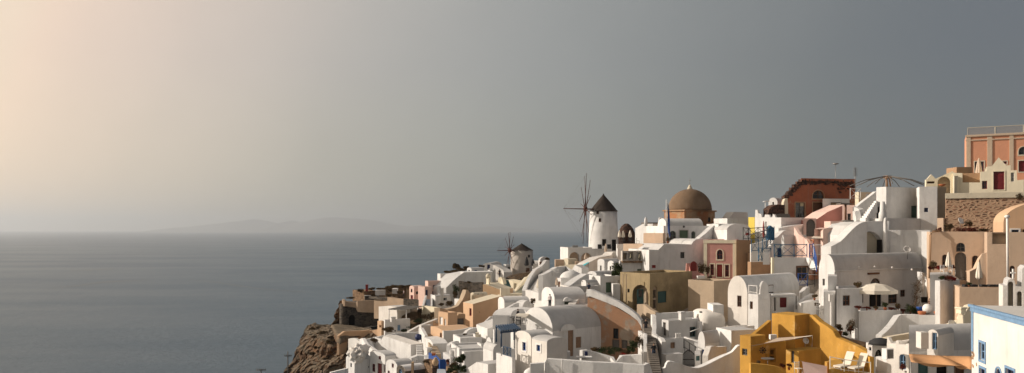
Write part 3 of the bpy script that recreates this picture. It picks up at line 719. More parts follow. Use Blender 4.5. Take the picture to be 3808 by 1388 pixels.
house('lit_wall_block', 'sunlit white block with slanting top at the foot of the broad white stairs', 'house', white, 128, 55, 985, 600, 760, l=783, r=1030, prof=('L', [(985, 604), (880, 570), (783, 548)]), rmat=white, ext=3)
house('rounded_white_house', 'white house with rounded roof and dark door right of the broad stairs', 'house', white, 138, 55, 968, 455, 540, l=925, r=1120, roof='vaultR', apex=(1040, 400), wins=[('R', 'd', 974, 470, 1006, 532, wood), ('R', 'w', 1030, 440, 1036, 446, dark)])
parasol('folded cream parasol by the rounded white house door', 1048, 520, 90, 136, beige, rad=.35)
parasol('folded white parasol leaning near the rounded white house', 925, 575, 150, 131, canvas, rad=.28)
T(1400, 950)
person('person in dark clothes standing near the far cream terrace', 982, 175, 166, 20, shirtd, trou, .05)
person('person in white top walking on the terrace by the far shrubs', 217, 335, 180, -60, shirtw, trou, .12)
house('white_pergola_house', 'sunlit white wall house behind the slatted pergola', 'house', shell, 152, 35, 165, 408, 560, l=18, rw=3, prof=('L', [(165, 412), (100, 402), (18, 408)]), ext=4)
pg = empty('pergola', P(100, 510, 148), 'white pergola with grey slatted roof over a small terrace', 'pergola')
for u, v, d in ((100, 520, 148), (166, 520, 148), (238, 545, 147), (330, 520, 154)):
    MB().tube([P(u, v, d), V((*P(u, v, d).xy, P(100, 428, 148).z))], .09, 6).build('post', whitep, pg)
q = [P(95, 428, 148), P(240, 446, 147)]; q = [V((p.x, p.y, q[0].z)) for p in q]
m = MB(); e = V((2.2, 6.5, 0))
for k in range(16): m.box(q[0].lerp(q[1], k/15)-V((0, .3, 0)), V((.32, 0, 0)), e, V((0, 0, .06)))
m.build('slats', greyd, pg)
MB().box(q[0]-V((0, .1, .14)), q[1]-q[0], V((0, .12, 0)), V((0, 0, .13))).box(q[0]+e*.95-V((0, .1, .14)), q[1]-q[0], V((0, .12, 0)), V((0, 0, .13))).build('beam', whitep, pg)
h_ = house('white_house', 'low white house with stout chimney in front of the pergola', 'house', white, 143, 62, 68, 515, 610, l=60, r=268, p=.6, ext=4, wins=[('R', 'd', 168, 555, 190, 600, sky_b), ('R', 'w', 145, 595, 153, 608, dark)])
chimney(h_, 132, 490, 530, 34, 142.5)
house('orange_hut', 'small orange hut with dark opening at the foot of the sunlit wall', 'hut', orange, 149, 40, 40, 530, 590, l=8, r=62, roof='vaultL', apex=(25, 522), wins=[('L', 'o', 22, 555, 38, 575, dark)])
um = bush('brown thatched sunshade heap beside the low white house', 85, 615, 110, 44, 139, leafd, 500, size=.22, name='straw_shelter', cat='shelter', seed=3)
wall('white low parapet below the thatched sunshade', white, [(-20, 655, 690, 132), (60, 640, 690, 133), (135, 628, 680, 134)], .4, 1, name='parapet_wall')
for q in ((270, 600, 330, 150), ):
    pass
wall('grey white wall behind the large white terrace house', greyw, [(262, 608, 650, 129), (350, 560, 650, 131), (490, 505, 620, 134)], .6, 1, name='sloping_wall')
house('white_shed', 'grey white flat block behind the curved white stair walls', 'shed', greyw, 128, 65, 358, 560, 640, l=340, r=440, p=.4)
# ================================================================ middle: big windmill, domed church, stairs and white houses
T(1800, 620)
wm, wb, wh_ = windmill('large whitewashed windmill with dark thatched cone roof and bare brown spokes', 952, 655, 350, 108, 119, 168, white, 135, 6, (808, 338, 166), None, 7.6, 0, (633, 334, 165.7), woodr,
         [(-31, 7.35, .55, .7, wood, 0), (-21, 5.7, .5, .75, wood, 0), (-4, .65, .85, 1.45, greyd, 0), (37, -.3, 1.05, 2.3, dark, 1)], 12)
house('windmill_terrace', 'white terrace with two arched openings under the large windmill', 'terrace', white, 162, 66, 860, 655, 775, lw=7, r=1020, p=.6, ext=4)
tb = house('arcade_block', 'white arcade with two wide arches and a flat top left of the windmill terrace', 'house', white, 161, 78, 670, 645, 778, lw=6, r=862, p=.3,
      wins=[('R', 'O', 682, 682, 760, 778, tanl), ('R', 'O', 775, 688, 860, 778, tanl)])
for q, l_ in ((('740', 712, 755, 757), 'dark door'), ):
    pass
parasol('folded beige parasol inside the right hand white arch', 810, 760, 68, 160.5, beige, rad=.4)
parasol('folded beige parasol on the terrace in front of the windmill', 970, 716, 104, 160.5, beige, rad=.32)
for u, l_ in ((915, 'grey'), (990, 'dark grey')):
    b = P(u+8, 655, 161); rt = empty('armchair', b, l_+' armchair on the terrace beside the windmill '+('window' if u < 950 else 'door'), 'armchair')
    MB().cbox(b, .8, .7, .42).build('seat', dgrey, rt); MB().cbox(b+V((0, .3, .4)), .8, .15, .5).build('backrest', dgrey, rt)
    MB().cbox(b+V((.36, 0, .4)), .1, .6, .2).cbox(b+V((-.36, 0, .4)), .1, .6, .2).build('armrests', dgrey, rt)
ac = pbox('grey rooftop air conditioner on the white arcade', 'air conditioner', 'air_conditioner', metalg, 705, 628, 750, 645, 164, .8)
pbox('orange block wall left of the white arcade', 'wall', 'block_wall', tanl, 568, 742, 640, 800, 160, 2, ext=3)
bl = house('boulder_house', 'small round topped house beside the orange block wall', 'house', palec, 159, 40, 672, 745, 800, l=632, rw=2.5, roof='vaultL', apex=(652, 732))
pbox('low terracotta bench wall at the foot of the white arches', 'wall', 'bench_wall', tanl, 728, 758, 768, 780, 158, 1)
wall('tan terrace wall below the two white arches', palec, [(600, 795, 880, 157), (640, 784, 860, 157), (720, 780, 860, 156), (780, 782, 860, 155)], 1.0, 1, name='terrace_wall')
# white houses below windmill  (tile S)
T(2020, 880, 3.08)
wall('sunlit white wall rising from the teal awning to the windmill terrace', shell, [(445, 345, 480, 142), (520, 300, 460, 143), (640, 240, 420, 146), (780, 215, 400, 150), (800, 178, 380, 151), (870, 175, 380, 151.5), (880, 200, 380, 152)], 2.0, 1, ext=4, name='terrace_wall')
aw = empty('awning', P(480, 320, 141), 'teal cloth awning stretched beside the white arches', 'awning')
MB().hull8([P(436, 335, 143), P(520, 292, 143), P(522, 302, 139), P(445, 352, 139)], [p+V((0, 0, .05)) for p in (P(436, 335, 143), P(520, 292, 143), P(522, 302, 139), P(445, 352, 139))]).build('cloth', tealb, aw)
for q in ((440, 340, 142.6), (518, 300, 142.6)): MB().tube([P(*q), P(*q)-V((0, 0, 2.2))], .04, 5).build('post', metalg, aw)
house('tower_house', 'tall sunlit white house with vaulted roof and two narrow windows', 'house', white, 128, 42, 702, 285, 450, l=622, r=868, roof='vaultL', apex=(665, 256), ext=5, wins=[('L', 'w', 651, 333, 669, 390, greyd)])
house('dormer_block', 'white dormer block with round gable joined to the tall vaulted house', 'house', white, 125, 45, 815, 320, 470, l=738, r=872, roof='vaultL', apex=(775, 275), wins=[('L', 'w', 762, 340, 780, 402, greyd)])
house('gable_chapel', 'little white chapel with rounded sunlit gable left of the tall vaulted house', 'house', white, 122, 40, 612, 440, 520, l=506, rw=5, roof='vaultL', apex=(556, 396), ext=5, wins=[('L', 'w', 543, 447, 560, 494, tanw)])
house('green_door_house', 'white flat house with green wooden door', 'house', white, 117, 72, 655, 455, 640, lw=6, r=880, p=.6, wins=[('R', 'd', 718, 525, 780, 642, green)])
pbox('white wall block beside the green wooden door', 'wall', 'wall_block', white, 800, 545, 882, 640, 115, 2, ext=2)
pbox('grey meter box behind the leafy tree by the bell wall', 'box', 'utility_box', metalg, 848, 500, 880, 548, 116, .6)
bush('leafy green tree growing between the white houses and the bell wall', 845, 500, 125, 200, 119, leaf, 900, name='small_tree', cat='tree', size=.2)
house('vaulted_hut', 'small white vaulted hut with plain arched gable on the middle terrace', 'hut', white, 112, 48, 492, 530, 600, l=436, r=625, roof='vaultL', apex=(462, 496), wins=[('L', 'w', 444, 510, 452, 520, dark)])
wall('white slanted wall rising behind the small vaulted hut', white, [(290, 575, 640, 112), (340, 540, 640, 114), (420, 480, 600, 117), (500, 432, 560, 119), (525, 428, 560, 119.5)], 1.2, 1, name='slanted_wall')
house('dome_house', 'round white house with shallow white dome and brown door', 'house', white, 121, 55, 205, 478, 600, l=150, r=450, p=0, wins=[('L', 'd', 168, 515, 198, 592, wood)])
dm = C.objects[-1]
hb = P(318, 488, 124); rr = px(133, 124); rh = px(98, 124)
MB().lathe(hb, [(rr*1.02, -1.0), (rr*1.02, 0)]+[(rr*math.cos(R(a)), rh*math.sin(R(a))) for a in (4, 12, 22, 32, 42, 52, 62, 72, 80, 86, 89.5)], 40).build('dome', white, bpy.data.objects['dome_house'])
wall('white terrace parapet with half shaded slope behind the dome house', white, [(0, 440, 520, 126), (60, 415, 500, 129), (160, 352, 470, 134), (260, 340, 450, 137), (310, 400, 470, 134)], .8, 1, name='terrace_parapet')
house('slanted_terrace', 'sunlit white slanted parapet block beside the dome house', 'terrace', white, 134, 40, 440, 360, 440, l=320, r=520, prof=('L', [(440, 362), (365, 325), (320, 392)]))
for i, u in enumerate((75, 110, 150, 185)):
    chair('white chair on the shaded terrace above the dome house', u, 448, 131, whitep, 30*i, 'white chairs on the shaded terrace', 1.1)
parasol('folded beige parasol standing by the brown door of the dome house', 155, 600, 135, 118, beige, rad=.24)
house('low_terrace_wall', 'long low grey white terrace front below the dome house', 'terrace', greyw, 110, 76, 290, 570, 640, lw=4, r=640, p=.4)
house('dormer_vault_house', 'grey white vaulted house with small dark green window under a dormer', 'house', white, 104, 78, 130, 720, 830, lw=7, r=485, roof='vaultL', apex=(118, 598), wins=[('R', 'w', 243, 744, 320, 782, green)])
pbx = house('dormer', 'rounded white dormer over the small dark green window', 'dormer', white, 103.6, 80, 238, 735, 742, lw=2, r=335, roof='vaultR', apex=(285, 700), ext=0, reg=False)
wall('sunlit white curving wall beside the peeling orange wall', shell, [(372, 770, 840, 103), (420, 700, 840, 105), (500, 655, 830, 107), (560, 640, 820, 108.5), (580, 625, 820, 109)], 1.0, 2, name='curving_wall')
bush('spiky potted plant in a terracotta pot by the folded parasols', 85, 685, 60, 90, 113, leafd, 160, terra, 'potted_plant', 'plant', .12)
person('person in grey top standing behind the sunlit curving wall', 523, 672, 109.5, 20, jeans, trou, .03)
person('person in pale shirt and dark trousers walking on the middle terrace', 77, 812, 102, 150, shirtw, trou, .1)
house('small_white_block', 'small white block with rounded corner behind the walking person', 'house', white, 106, 50, 60, 740, 810, l=5, r=120, p=.3)
wall('white planter wall with little round holes beside the terracotta pot', white, [(60, 690, 800, 109), (125, 690, 800, 109)], .4, 1, name='planter_wall')
# ---- church with dome (tile I)
T(2250, 620)
ch = house('domed_church', 'old stone church drum under a large plain brown dome', 'church', drumst, 148, 30, 632, 352, 470, l=472, r=876, p=0, ext=6, wins=[('R', 'a', 820, 402, 842, 440, dark)])
for f in 'LR':
    pass
mm = MB(); z = ch.zt
e1, e2, o = ch.e['L'], ch.e['R'], ch.o
mm.box(V((o.x, o.y, z-.05))-e1*.25-e2*.25, e1*(ch.w['L']+.5), e2*(ch.w['R']+.5), V((0, 0, .28)))
mm.build('cornice', brownp, ch.root)
cc = o+e1*ch.w['L']/2+e2*ch.w['R']/2; rr = px(172, 153); rh = px(170, 153)
cc = V((P(676, 352, cc.y).x, cc.y, z+.2))
MB().lathe(cc, [(rr*1.0, 0)]+[(rr*math.cos(R(a))**.95, rh*math.sin(R(a))) for a in range(5, 90, 6)]+[(.1, rh)], 48, True, .012).build('dome', domeb, ch.root)
MB().lathe(cc+V((0, 0, rh-.1)), [(.6, 0), (.45, .3), (.25, .7), (.15, .95)], 16).build('finial', palec, ch.root)
MB().tube([cc+V((0, 0, rh+.9)), cc+V((0, 0, rh+2.1))], .045, 6).tube([cc+V((-.25, 0, rh+1.7)), cc+V((.25, 0, rh+1.7))], .04, 6).build('cross', metalg, ch.root)
house('church_annex', 'white church annex with grey double door and two arched windows', 'house', white, 140, 80, 468, 472, 622, lw=9, r=882, p=.3, ext=4,
      wins=[('R', 'd', 593, 508, 661, 617, green, greyw), ('R', 'a', 516, 512, 565, 590, green), ('R', 'a', 688, 515, 720, 592, green)])
house('vault_strip', 'long low white vaulted roof in front of the brown dome', 'roof vault', white, 143, 82, 490, 472, 500, lw=5, r=782, roof='vaultL', apex=(478, 412), reg=False)
lm = P(628, 488, 139.6); MB_l = tag(MB().lathe(lm, [(.05, 0), (.2, .1), (.2, .3), (.06, .42)], 10).build('wall_lamp', black), 'small dark wall lamp over the grey church door', 'lamp')
wall('white wall stepping up with a slanted stair top right of the church annex', white, [(750, 575, 640, 137), (800, 535, 640, 138), (885, 455, 600, 140), (930, 455, 600, 140.6)], 1., 1, name='stair_wall')
house('stair_block', 'shaded white block with dark arched door behind the slanted stair wall', 'house', white, 139.5, 78, 842, 520, 600, lw=3, r=938, prof=('R', [(842, 545), (935, 455), (938, 455)]), wins=[('R', 'A', 880, 518, 935, 585, dark)])
fl = empty('flagpole', P(488, 612, 134), 'white flagpole with a limp blue and white striped flag', 'flag')
b = P(488, 612, 134); H = px(350, 134)
MB().tube([b, b+V((0, 0, H))], .07, 8, .05).build('pole', whitep, fl)
m = MB(); m2 = MB(); rows = 14; cols = 6; top = b+V((.08, 0, H*.94))
def fp(i, j): return top+V((.05+.10*j+.06*math.sin(j*1.7+i*.5)+.08*i*.35, -.18*math.sin(j*2.2+i*.35), -.62*i-.12*j*(1+.3*i*.2)))*.62
for i in range(rows):
    for j in range(cols): (m if (j+(i > 8)) % 3 else m2).quad(fp(i, j), fp(i, j+1), fp(i+1, j+1), fp(i+1, j))
m.build('cloth', royal, fl); m2.build('white_stripes', whitep, fl)
bush('red leaved plant in a terracotta pot at the foot of the flagpole', 500, 612, 40, 48, 133, leafd, 140, terra, 'potted_plant', 'plant', .12)
house('tan_box_house', 'plain tan plaster box house left of the flagpole', 'house', tanl, 139, 32, 462, 530, 645, l=306, rw=5, p=.2)
house('tan_terrace', 'low sunlit tan terrace wall above the two bells', 'terrace', tanl, 137, 30, 302, 617, 690, l=145, rw=4, p=.3)
wall('white sloping parapet right of the low tan terrace', white, [(270, 672, 720, 132), (310, 645, 720, 133), (440, 642, 720, 133), (445, 615, 720, 133), (475, 612, 720, 133)], .8, 1, name='parapet_wall')
house('roof_house', 'white house with little rounded chimneys behind the tan box house', 'house', white, 152, 42, 380, 462, 600, l=240, r=470, prof=('L', [(380, 455), (300, 458), (240, 492)]))
for u, w in ((325, 28), (435, 22), (450, 20)):
    b = P(u, 462, 151.5); tag(MB().lathe(b, [(px(w/2, 151), -.3), (px(w/2, 151), .6), (px(w/2.6, 151), 1.1), (.1, 1.4)], 12).build('chimney_pot', white), 'small rounded white chimney on the house behind the tan box', 'chimney', 'rounded chimneys behind the tan box')
pbox('dark flat roof edge slab behind the rounded white chimneys', 'roof slab', 'roof_slab', greyd, 310, 445, 462, 462, 156, 3, ext=.5)
rt = empty('windmill_ruin', P(170, 595, 172), 'dark brown roofless stump of a ruined stone windmill', 'ruin')
MB().lathe(P(170, 600, 172), [(px(70, 172), -2), (px(66, 172), px(70, 172)), (px(52, 172), px(105, 172)), (px(36, 172), px(130, 172)), (px(18, 172), px(143, 172)), (.2, px(146, 172))], 22, True, .12).build('wall', rubble, rt)
house('dining_terrace', 'white terrace wall with tables between the windmill and the church', 'terrace', white, 150, 72, 100, 618, 680, l=90, r=300, p=.5)
for i, (u, h) in enumerate(((115, 82), (145, 78), (200, 82))):
    parasol(('folded cream parasol nearest the windmill on the dining terrace', 'thin folded cream parasol second along the dining terrace', 'folded cream parasol with dark tie next to the roofed house')[i], u, 588, h, 153, canvas, rad=.34)
for i, u in enumerate((118, 150, 205, 225, 262)):
    chair('dark grey chair lined up on the dining terrace', u, 614, 151.5, dgrey, 20*i, 'dark chairs on the dining terrace', 1.2)
pbox('lattice white concrete screen below the dining terrace', 'screen', 'lattice_screen', whitep, 95, 620, 145, 652, 148.5, .3)
# bell wall
bw = house('bell_wall', 'ornate stone balcony wall holding two bronze bells', 'bell wall', millst, 131, 80, 138, 672, 752, lw=.8, r=352, p=0, ext=0,
      wins=[('R', 'o', 185, 682, 225, 740, greyw), ('R', 'o', 250, 682, 300, 740, greyw), ('R', 'o', 145, 690, 175, 740, tang), ('R', 'o', 312, 690, 345, 740, tang)])
MB().box(pt(bw, 'R', -.1, bw.zb-.3, -.6), bw.e['R']*(bw.w['R']+.2), bw.n['R']*1.1, V((0, 0, .3))).build('ledge', brownst, bw.root)
for k in range(9):
    pass
for u, w, t, l_ in ((207, 24, 678, 'smaller'), (277, 30, 682, 'larger')):
    d = 130.2; b = P(u, t+30, d); r = px(w/2, d)*1.0; h = px(48 if w > 25 else 38, d)
    rt = empty('bell', b, l_+' dark bronze bell hanging in the balcony wall', 'bell')
    MB().lathe(b-V((0, 0, h*.55)), [(r, 0), (r*.98, .05), (r*.7, h*.25), (r*.55, h*.6), (r*.4, h*.8), (.05, h*.9)], 16).build('bell_body', bronze, rt)
    MB().tube([b+V((0, 0, h*.3)), b+V((0, 0, h*.75))], .05, 6).build('hanger', bronze, rt); MB().lathe(b-V((0, 0, h*.72)), [(.03, 0), (.12, .08), (.1, .2), (.03, .28)], 8).build('clapper', black, rt)
house('bell_house', 'grey white house with faint arch and green shutter below the bell wall', 'house', white, 131, 82, 118, 755, 850, lw=6, r=352, p=0, wins=[('R', 's', 257, 816, 325, 848, green)])
bl = bpy.data.objects['bell_house']
hh = house('shaded_white_house', 'large shaded white wall stepping up to the church terrace', 'house', white, 128, 79, 352, 665, 860, lw=10, r=788, prof=('R', [(352, 665), (425, 664), (448, 642), (470, 618), (690, 620), (705, 595), (730, 580), (788, 575)]), ext=3,
      wins=[('R', 'w', 601, 682, 633, 730, dark), ('R', 's', 374, 785, 405, 809, redp)])
house('rubble_ledge', 'low rough rubble ledge at the foot of the large shaded white wall', 'wall', brownst, 122, 80, 445, 838, 860, lw=2, r=645, p=0)
# pink house
ph = house('pink_house', 'pink house with cream edging and red framed windows and door', 'house', pink, 126, 18, 1047, 585, 892, l=786, rw=9, p=.3, ext=2, rmat=greyw,
      wins=[('L', 'a', 893, 664, 938, 742, redp, cream), ('L', 'w', 840, 778, 868, 866, redp, cream), ('L', 'd', 892, 780, 935, 888, redp, cream), ('L', 'w', 957, 783, 988, 878, redp, cream)])
m = MB(); H = ph
for s0, s1 in ((0, .55), (H.w['L']-.55, H.w['L'])): m.box(pt(H, 'L', s0, H.zb-2, .003), H.e['L']*(s1-s0), H.n['L']*.06, V((0, 0, H.zt-H.zb+1.45)))
m.box(pt(H, 'L', -.03, H.zt-.55, .003), H.e['L']*(H.w['L']+.06), H.n['L']*.09, V((0, 0, .56)))
m.build('edging', cream, H.root)
T(2650, 740, 3.08)
house('brown_side_house', 'tall brown plaster side wall adjoining the pink house', 'house', brownp, 125.6, 70, 272, 476, 890, l=268, r=445, p=.2)
house('low_brown_wall', 'low brown stained retaining wall under the blue railings', 'wall', brownp, 122, 76, 440, 722, 890, lw=1, r=690, p=0, rmat=greyw)
house('brown_post_block', 'small brown block with niche between brown side wall and blue railings', 'house', brownp, 125, 70, 445, 620, 725, lw=1, r=525, p=0)
T(2250, 620)
# porch of the pink house
wall('low pink porch wall with rounded ends beside the pink house', pink, [(645, 855, 890, 118), (650, 772, 890, 118), (668, 770, 890, 118), (680, 830, 890, 117.6), (728, 832, 890, 117.5), (735, 775, 890, 117.5), (742, 838, 890, 117.4), (790, 860, 895, 117)], .35, 1, name='porch_wall')
gt = empty('garden_gate', P(704, 832, 117.6), 'red wooden picket gate on the pink porch', 'gate')
for k in range(6): MB().box(P(681+8*k, 832, 117.5), V((.2, 0, 0)), V((0, .06, 0)), V((0, 0, 1.1+.35*math.sin(math.pi*(k+.5)/6)))).build('picket', redp, gt)
MB().box(P(680, 815, 117.55), V((.95, 0, 0)), V((0, .05, 0)), V((0, 0, .1))).box(P(680, 785, 117.55), V((.95, 0, 0)), V((0, .05, 0)), V((0, 0, .1))).build('crossbar', redp, gt)
bush('large dry leafy plant on the pink porch', 775, 860, 75, 90, 117.6, leafd, 420, size=.13, name='plant', cat='plant')
bush('brown climbing plant beside the pink house windows', 815, 870, 40, 90, 118.5, leafd, 260, size=.12, name='plant', cat='plant')
pbox('white table with dark cloth on the pink porch', 'table', 'porch_table', whitep, 740, 872, 800, 910, 115.5, .8)
bush('dark potted plant at the corner of the tan retaining wall', 835, 915, 44, 52, 115, leafd, 220, terra, 'potted_plant', 'plant', .1)
# ================================================================ olive building, lane, centre vault, foreground
T(2300, 950)
house('olive_house', 'weathered olive brown building with deep arch and teal door', 'house', olive, 111, 36, 250, 145, 450, l=14, r=590, p=.4, ext=3,
      wins=[('L', 'O', 112, 235, 240, 440, tang), ('R', 's', 313, 286, 383, 378, teal), ('R', 'A', 275, 246, 309, 440, tang), ('L', 'w', 72, 268, 88, 296, dark)])
dr = empty('teal_double_door', P(172, 425, 113), 'teal door with dark panes inside the deep olive arch', 'door')
MB().box(P(148, 425, 112.6), V((.95, 0, 0)), V((0, .08, 0)), V((0, 0, px(155, 112)))).build('leaf', teal, dr)
MB().box(P(160, 330, 112.5), V((.5, 0, 0)), V((0, .06, 0)), V((0, 0, px(52, 112)))).build('pane', glass, dr)
for u in (35, 62):
    pp = P(u, 330, 110.2); tag(MB().tube([P(u, 150, 112.4-u*.004), P(u, 380, 112.4-u*.004)], .07, 6).build('drain_pipe', tang), 'brown drain pipe on the olive building, '+('outer' if u < 50 else 'inner')+' of the two', 'pipe')
house('tan_retaining_block', 'large tan retaining block below the pink house with sunlit left side', 'wall', tang, 108, 40, 762, 205, 450, l=555, r=930, p=.4, ext=3, rmat=greyw)
wall('tan garden wall curving at the foot of the olive arch', tang, [(147, 390, 480, 104), (200, 388, 490, 103), (225, 410, 500, 102), (250, 430, 540, 101), (295, 450, 560, 100)], .5, 1, name='garden_wall')
# lane steps
stairs('narrow dark stone stepped lane between the white houses', lane, (262, 939, 74), (345, 939, 74), (180, 470, 104), (262, 470, 104), 34, name='lane_steps')
person('person in black clothes coming down the upper stepped lane', 218, 622, 95, 0, shirtd, trou, .12)
person('person in black shirt and jeans lower on the stepped lane', 281, 832, 82, 0, shirtd, jeans, .15)
wall('white wall ending in a low post on the near side of the lane', white, [(183, 600, 800, 92), (205, 628, 800, 90), (228, 632, 800, 89), (230, 770, 880, 84)], .4, 1, name='lane_wall')
house('peeling_house', 'long weathered wall of peeling orange and grey plaster with dark window', 'house', peeling, 103, 118, -247, 332, 760, lw=1.6, r=183, prof=('R', [(-247, 332), (-228, 300), (-100, 365), (0, 425), (90, 478), (150, 520), (172, 548), (183, 600)]), ext=3,
      wins=[('R', 'w', -42, 583, 0, 665, dark), ('R', 'd', -50, 672, 6, 765, greyd), ('R', 's', 25, 676, 72, 742, greyd), ('R', 's', 109, 692, 145, 735, wood)])
wall('pale grey rounded coping sloping along the peeling orange wall', white, [(-255, 272, 330, 102.9), (-225, 270, 328, 102.6), (-100, 322, 375, 101.5), (0, 367, 418, 100.7), (90, 427, 474, 100.0), (150, 477, 520, 99.5), (178, 517, 562, 99.3), (185, 560, 590, 99.2)], .7, 1, ext=0, name='coping', reg=False)
T(1850, 950)
for i, (u, v, w, h) in enumerate(((770, 770, 80, 40), (840, 790, 120, 60), (930, 795, 110, 70), (1010, 795, 100, 60), (1060, 780, 70, 60), (1085, 750, 80, 80), (1130, 740, 70, 110), (1180, 740, 60, 50))):
    bush('green bush in the planted bed below the peeling wall', u, v, w, h, 92-i*.2, leaf if i % 3 else leafd, 420, size=.12, name='bush', cat='bush', group='bushes below the peeling wall')
MB_ = [bush('small yellow flowering plant in the bed below the peeling wall', 1000, 800, 60, 24, 90.4, flower, 120, size=.07, name='flower_bed', cat='flowers')]
wall('grey white curved courtyard wall in front of the planted bed', white, [(680, 758, 870, 88), (720, 755, 870, 88.5), (800, 780, 880, 88.5), (900, 812, 890, 88), (940, 856, 890, 86), (1000, 800, 880, 87.5), (1060, 796, 880, 87.5), (1150, 790, 880, 87), (1155, 745, 880, 87)], .5, 1, name='courtyard_wall')
house('great_vault', 'large white barrel vaulted house with rounded sunlit gable', 'house', white, 97, 42, 440, 605, 810, l=196, r=832, roof='vaultL', apex=(338, 416), ext=3,
      wins=[('R', 'd', 562, 578, 606, 806, tanw), ('R', 's', 625, 650, 669, 738, tanw)])
house('arched_dormer', 'arched white dormer above the brown split door of the great vault', 'dormer', white, 97.5, 42, 505, 604, 606, lw=1.5, r=622, roof='vaultR', apex=(563, 548), ext=0, reg=False)
pbox('small dark blue shed door in the courtyard of the great vault', 'door', 'shed_door', navy, 697, 768, 720, 808, 87.4, .3)
tb = empty('stone_table', P(695, 850, 84), 'white slab table standing in the courtyard', 'table')
MB().box(P(632, 820, 84), V((px(125, 84), 0, 0)), V((0, .9, 0)), V((0, 0, .1))).build('tabletop', white, tb); MB().box(P(672, 850, 84.2), V((px(50, 84), 0, 0)), V((0, .5, 0)), V((0, 0, px(30, 84)-.01))).build('leg', white, tb)
fh = house('foreground_house', 'sunlit white foreground house with vaulted top and blue window', 'house', shell, 80, 52, 268, 658, 960, l=142, r=425, roof='vaultL', apex=(190, 600), ext=3,
      wins=[('L', 'w', 201, 692, 228, 760, royal, whitep)])
an = house('foreground_annex', 'white annex with small blue window joined to the foreground house', 'house', shell, 77.5, 48, 395, 690, 865, l=274, r=556, roof='vaultR', apex=(470, 655), ext=3,
      wins=[('L', 'w', 314, 714, 342, 764, royal, whitep)])
pbox('small white parapet block behind the foreground annex', 'wall', 'parapet_block', white, 555, 770, 580, 835, 82, 1.0)
wall('long white boundary wall along the bottom of the hillside', white, [(262, 866, 960, 75), (375, 858, 960, 75), (395, 826, 960, 75), (520, 834, 960, 74.5), (760, 852, 960, 73.5), (1000, 862, 960, 72.8), (1170, 876, 960, 72), (1210, 860, 960, 72.4), (1225, 900, 960, 72.4), (1245, 985, 1000, 72.4)], .6, 1, name='boundary_wall')
tag(MB().tube([P(376, 960, 74.8), P(376, 862, 74.8), P(415, 857, 74.8)], .05, 6).build('drain_pipe', whitep), 'white bent drain pipe on the long boundary wall', 'pipe')
tag(MB().tube([P(512, 960, 74.3), P(512, 822, 74.3)], .05, 6).build('vent_pipe', whitep), 'upright white pipe in front of the long boundary wall', 'pipe')
bf = P(265, 915, 78.6); rt = empty('finial', bf, 'small white oven dome with tiny cross below the foreground house', 'oven')
MB().lathe(bf-V((0, 0, 1.2)), [(.75, 0), (.8, .7), (.6, 1.15), (.25, 1.4), (.05, 1.45)], 16).build('dome', white, rt); MB().tube([bf+V((0, 0, .2)), bf+V((0, 0, .7))], .03, 5).tube([bf+V((-.15, 0, .5)), bf+V((.15, 0, .5))], .025, 5).build('cross', whitep, rt)
# terrace with blue railing and pergola
house('rail_terrace', 'white terrace block with blue lattice railing beside the foreground house', 'terrace', white, 80, 60, 118, 815, 960, l=-10, r=142, p=.2, ext=3)
pbox('white corner post at the near end of the blue railing', 'post', 'corner_post', white, 108, 748, 138, 820, 80.2, .5)
pbox('white corner post at the far end of the blue railing', 'post', 'corner_post', white, 28, 735, 46, 800, 82, .5)
railing('blue lattice railing between two white posts on the near terrace', dblue, [(48, 800, 81.8), (108, 815, 80.4)], .95, .8)
pg = empty('pergola', P(36, 740, 82.5), 'dark blue timber pergola over the near terrace', 'pergola')
q0 = P(30, 606, 82.5); ex = V((px(150, 82), 1.6, 0)); ey = V((-.6, 4.2, 0))
for a, b in ((0, 0), (1, 0), (0, 1), (1, 1)):
    p = q0+ex*a+ey*b; MB().tube([p-V((0, 0, px(132, 82))), p], .09, 6).build('post', dblue, pg)
m = MB()
for k in range(9): m.box(q0+ex*(k/8)-ey*.06-V((.05, 0, 0)), V((.12, 0, 0)), ey*1.12, V((0, 0, .14)))
m.build('slats', dblue, pg); MB().box(q0-ex*.05-V((0, .08, .2)), ex*1.1, V((0, .14, 0)), V((0, 0, .19))).box(q0+ey-ex*.05-V((0, .08, .2)), ex*1.1, V((0, .14, 0)), V((0, 0, .19))).build('beam', dblue, pg)
# cafe terrace
house('cafe_terrace', 'white terrace with railing where people sit under a pale canopy', 'terrace', white, 98, 58, 130, 560, 620, l=80, r=230, p=.2)
cn = empty('canopy', P(192, 560, 98.5), 'pale square canopy on white posts over the cafe terrace', 'canopy')
cp = [P(143, 482, 97.5), P(225, 498, 97), P(255, 470, 101), P(165, 466, 101.5)]
MB().hull8(cp, [p+V((0, 0, .08)) for p in cp]).build('cloth', canvas, cn)
for p in (cp[0], cp[1]): MB().tube([p, p-V((0, 0, px(80, 98)))], .05, 6).build('post', whitep, cn)
railing('thin dark railing on the edge of the cafe terrace', black, [(82, 555, 98.6), (128, 562, 97.6), (185, 560, 97.4)], 1.0, 1.2, xs=False)
person('person with dark hair seated at the back of the cafe terrace', 163, 505, 101.5, 60, shirtd, jeans, 0, seated=True)
for i, (u, v) in enumerate(((112, 545), (150, 548), (205, 545))):
    table('small round white table on the cafe terrace', u, v, 99, whitep, .45, 'tables on the cafe terrace')
    chair('dark chair on the cafe terrace', u+14, v, 99.6, dgrey, 70*i, 'chairs on the cafe terrace')
wall('white rounded hood wall behind the cafe terrace', white, [(108, 480, 540, 104), (125, 445, 540, 105), (165, 428, 540, 106), (215, 432, 540, 106), (232, 470, 540, 105)], 2.5, 2, name='hood_wall')
house('white_block_house', 'white block with sloping left side above the cafe terrace', 'house', white, 110, 60, 35, 445, 560, l=18, r=172, prof=('R', [(35, 445), (150, 385), (172, 380)]), wins=[('R', 'w', 130, 390, 134, 395, dark)])
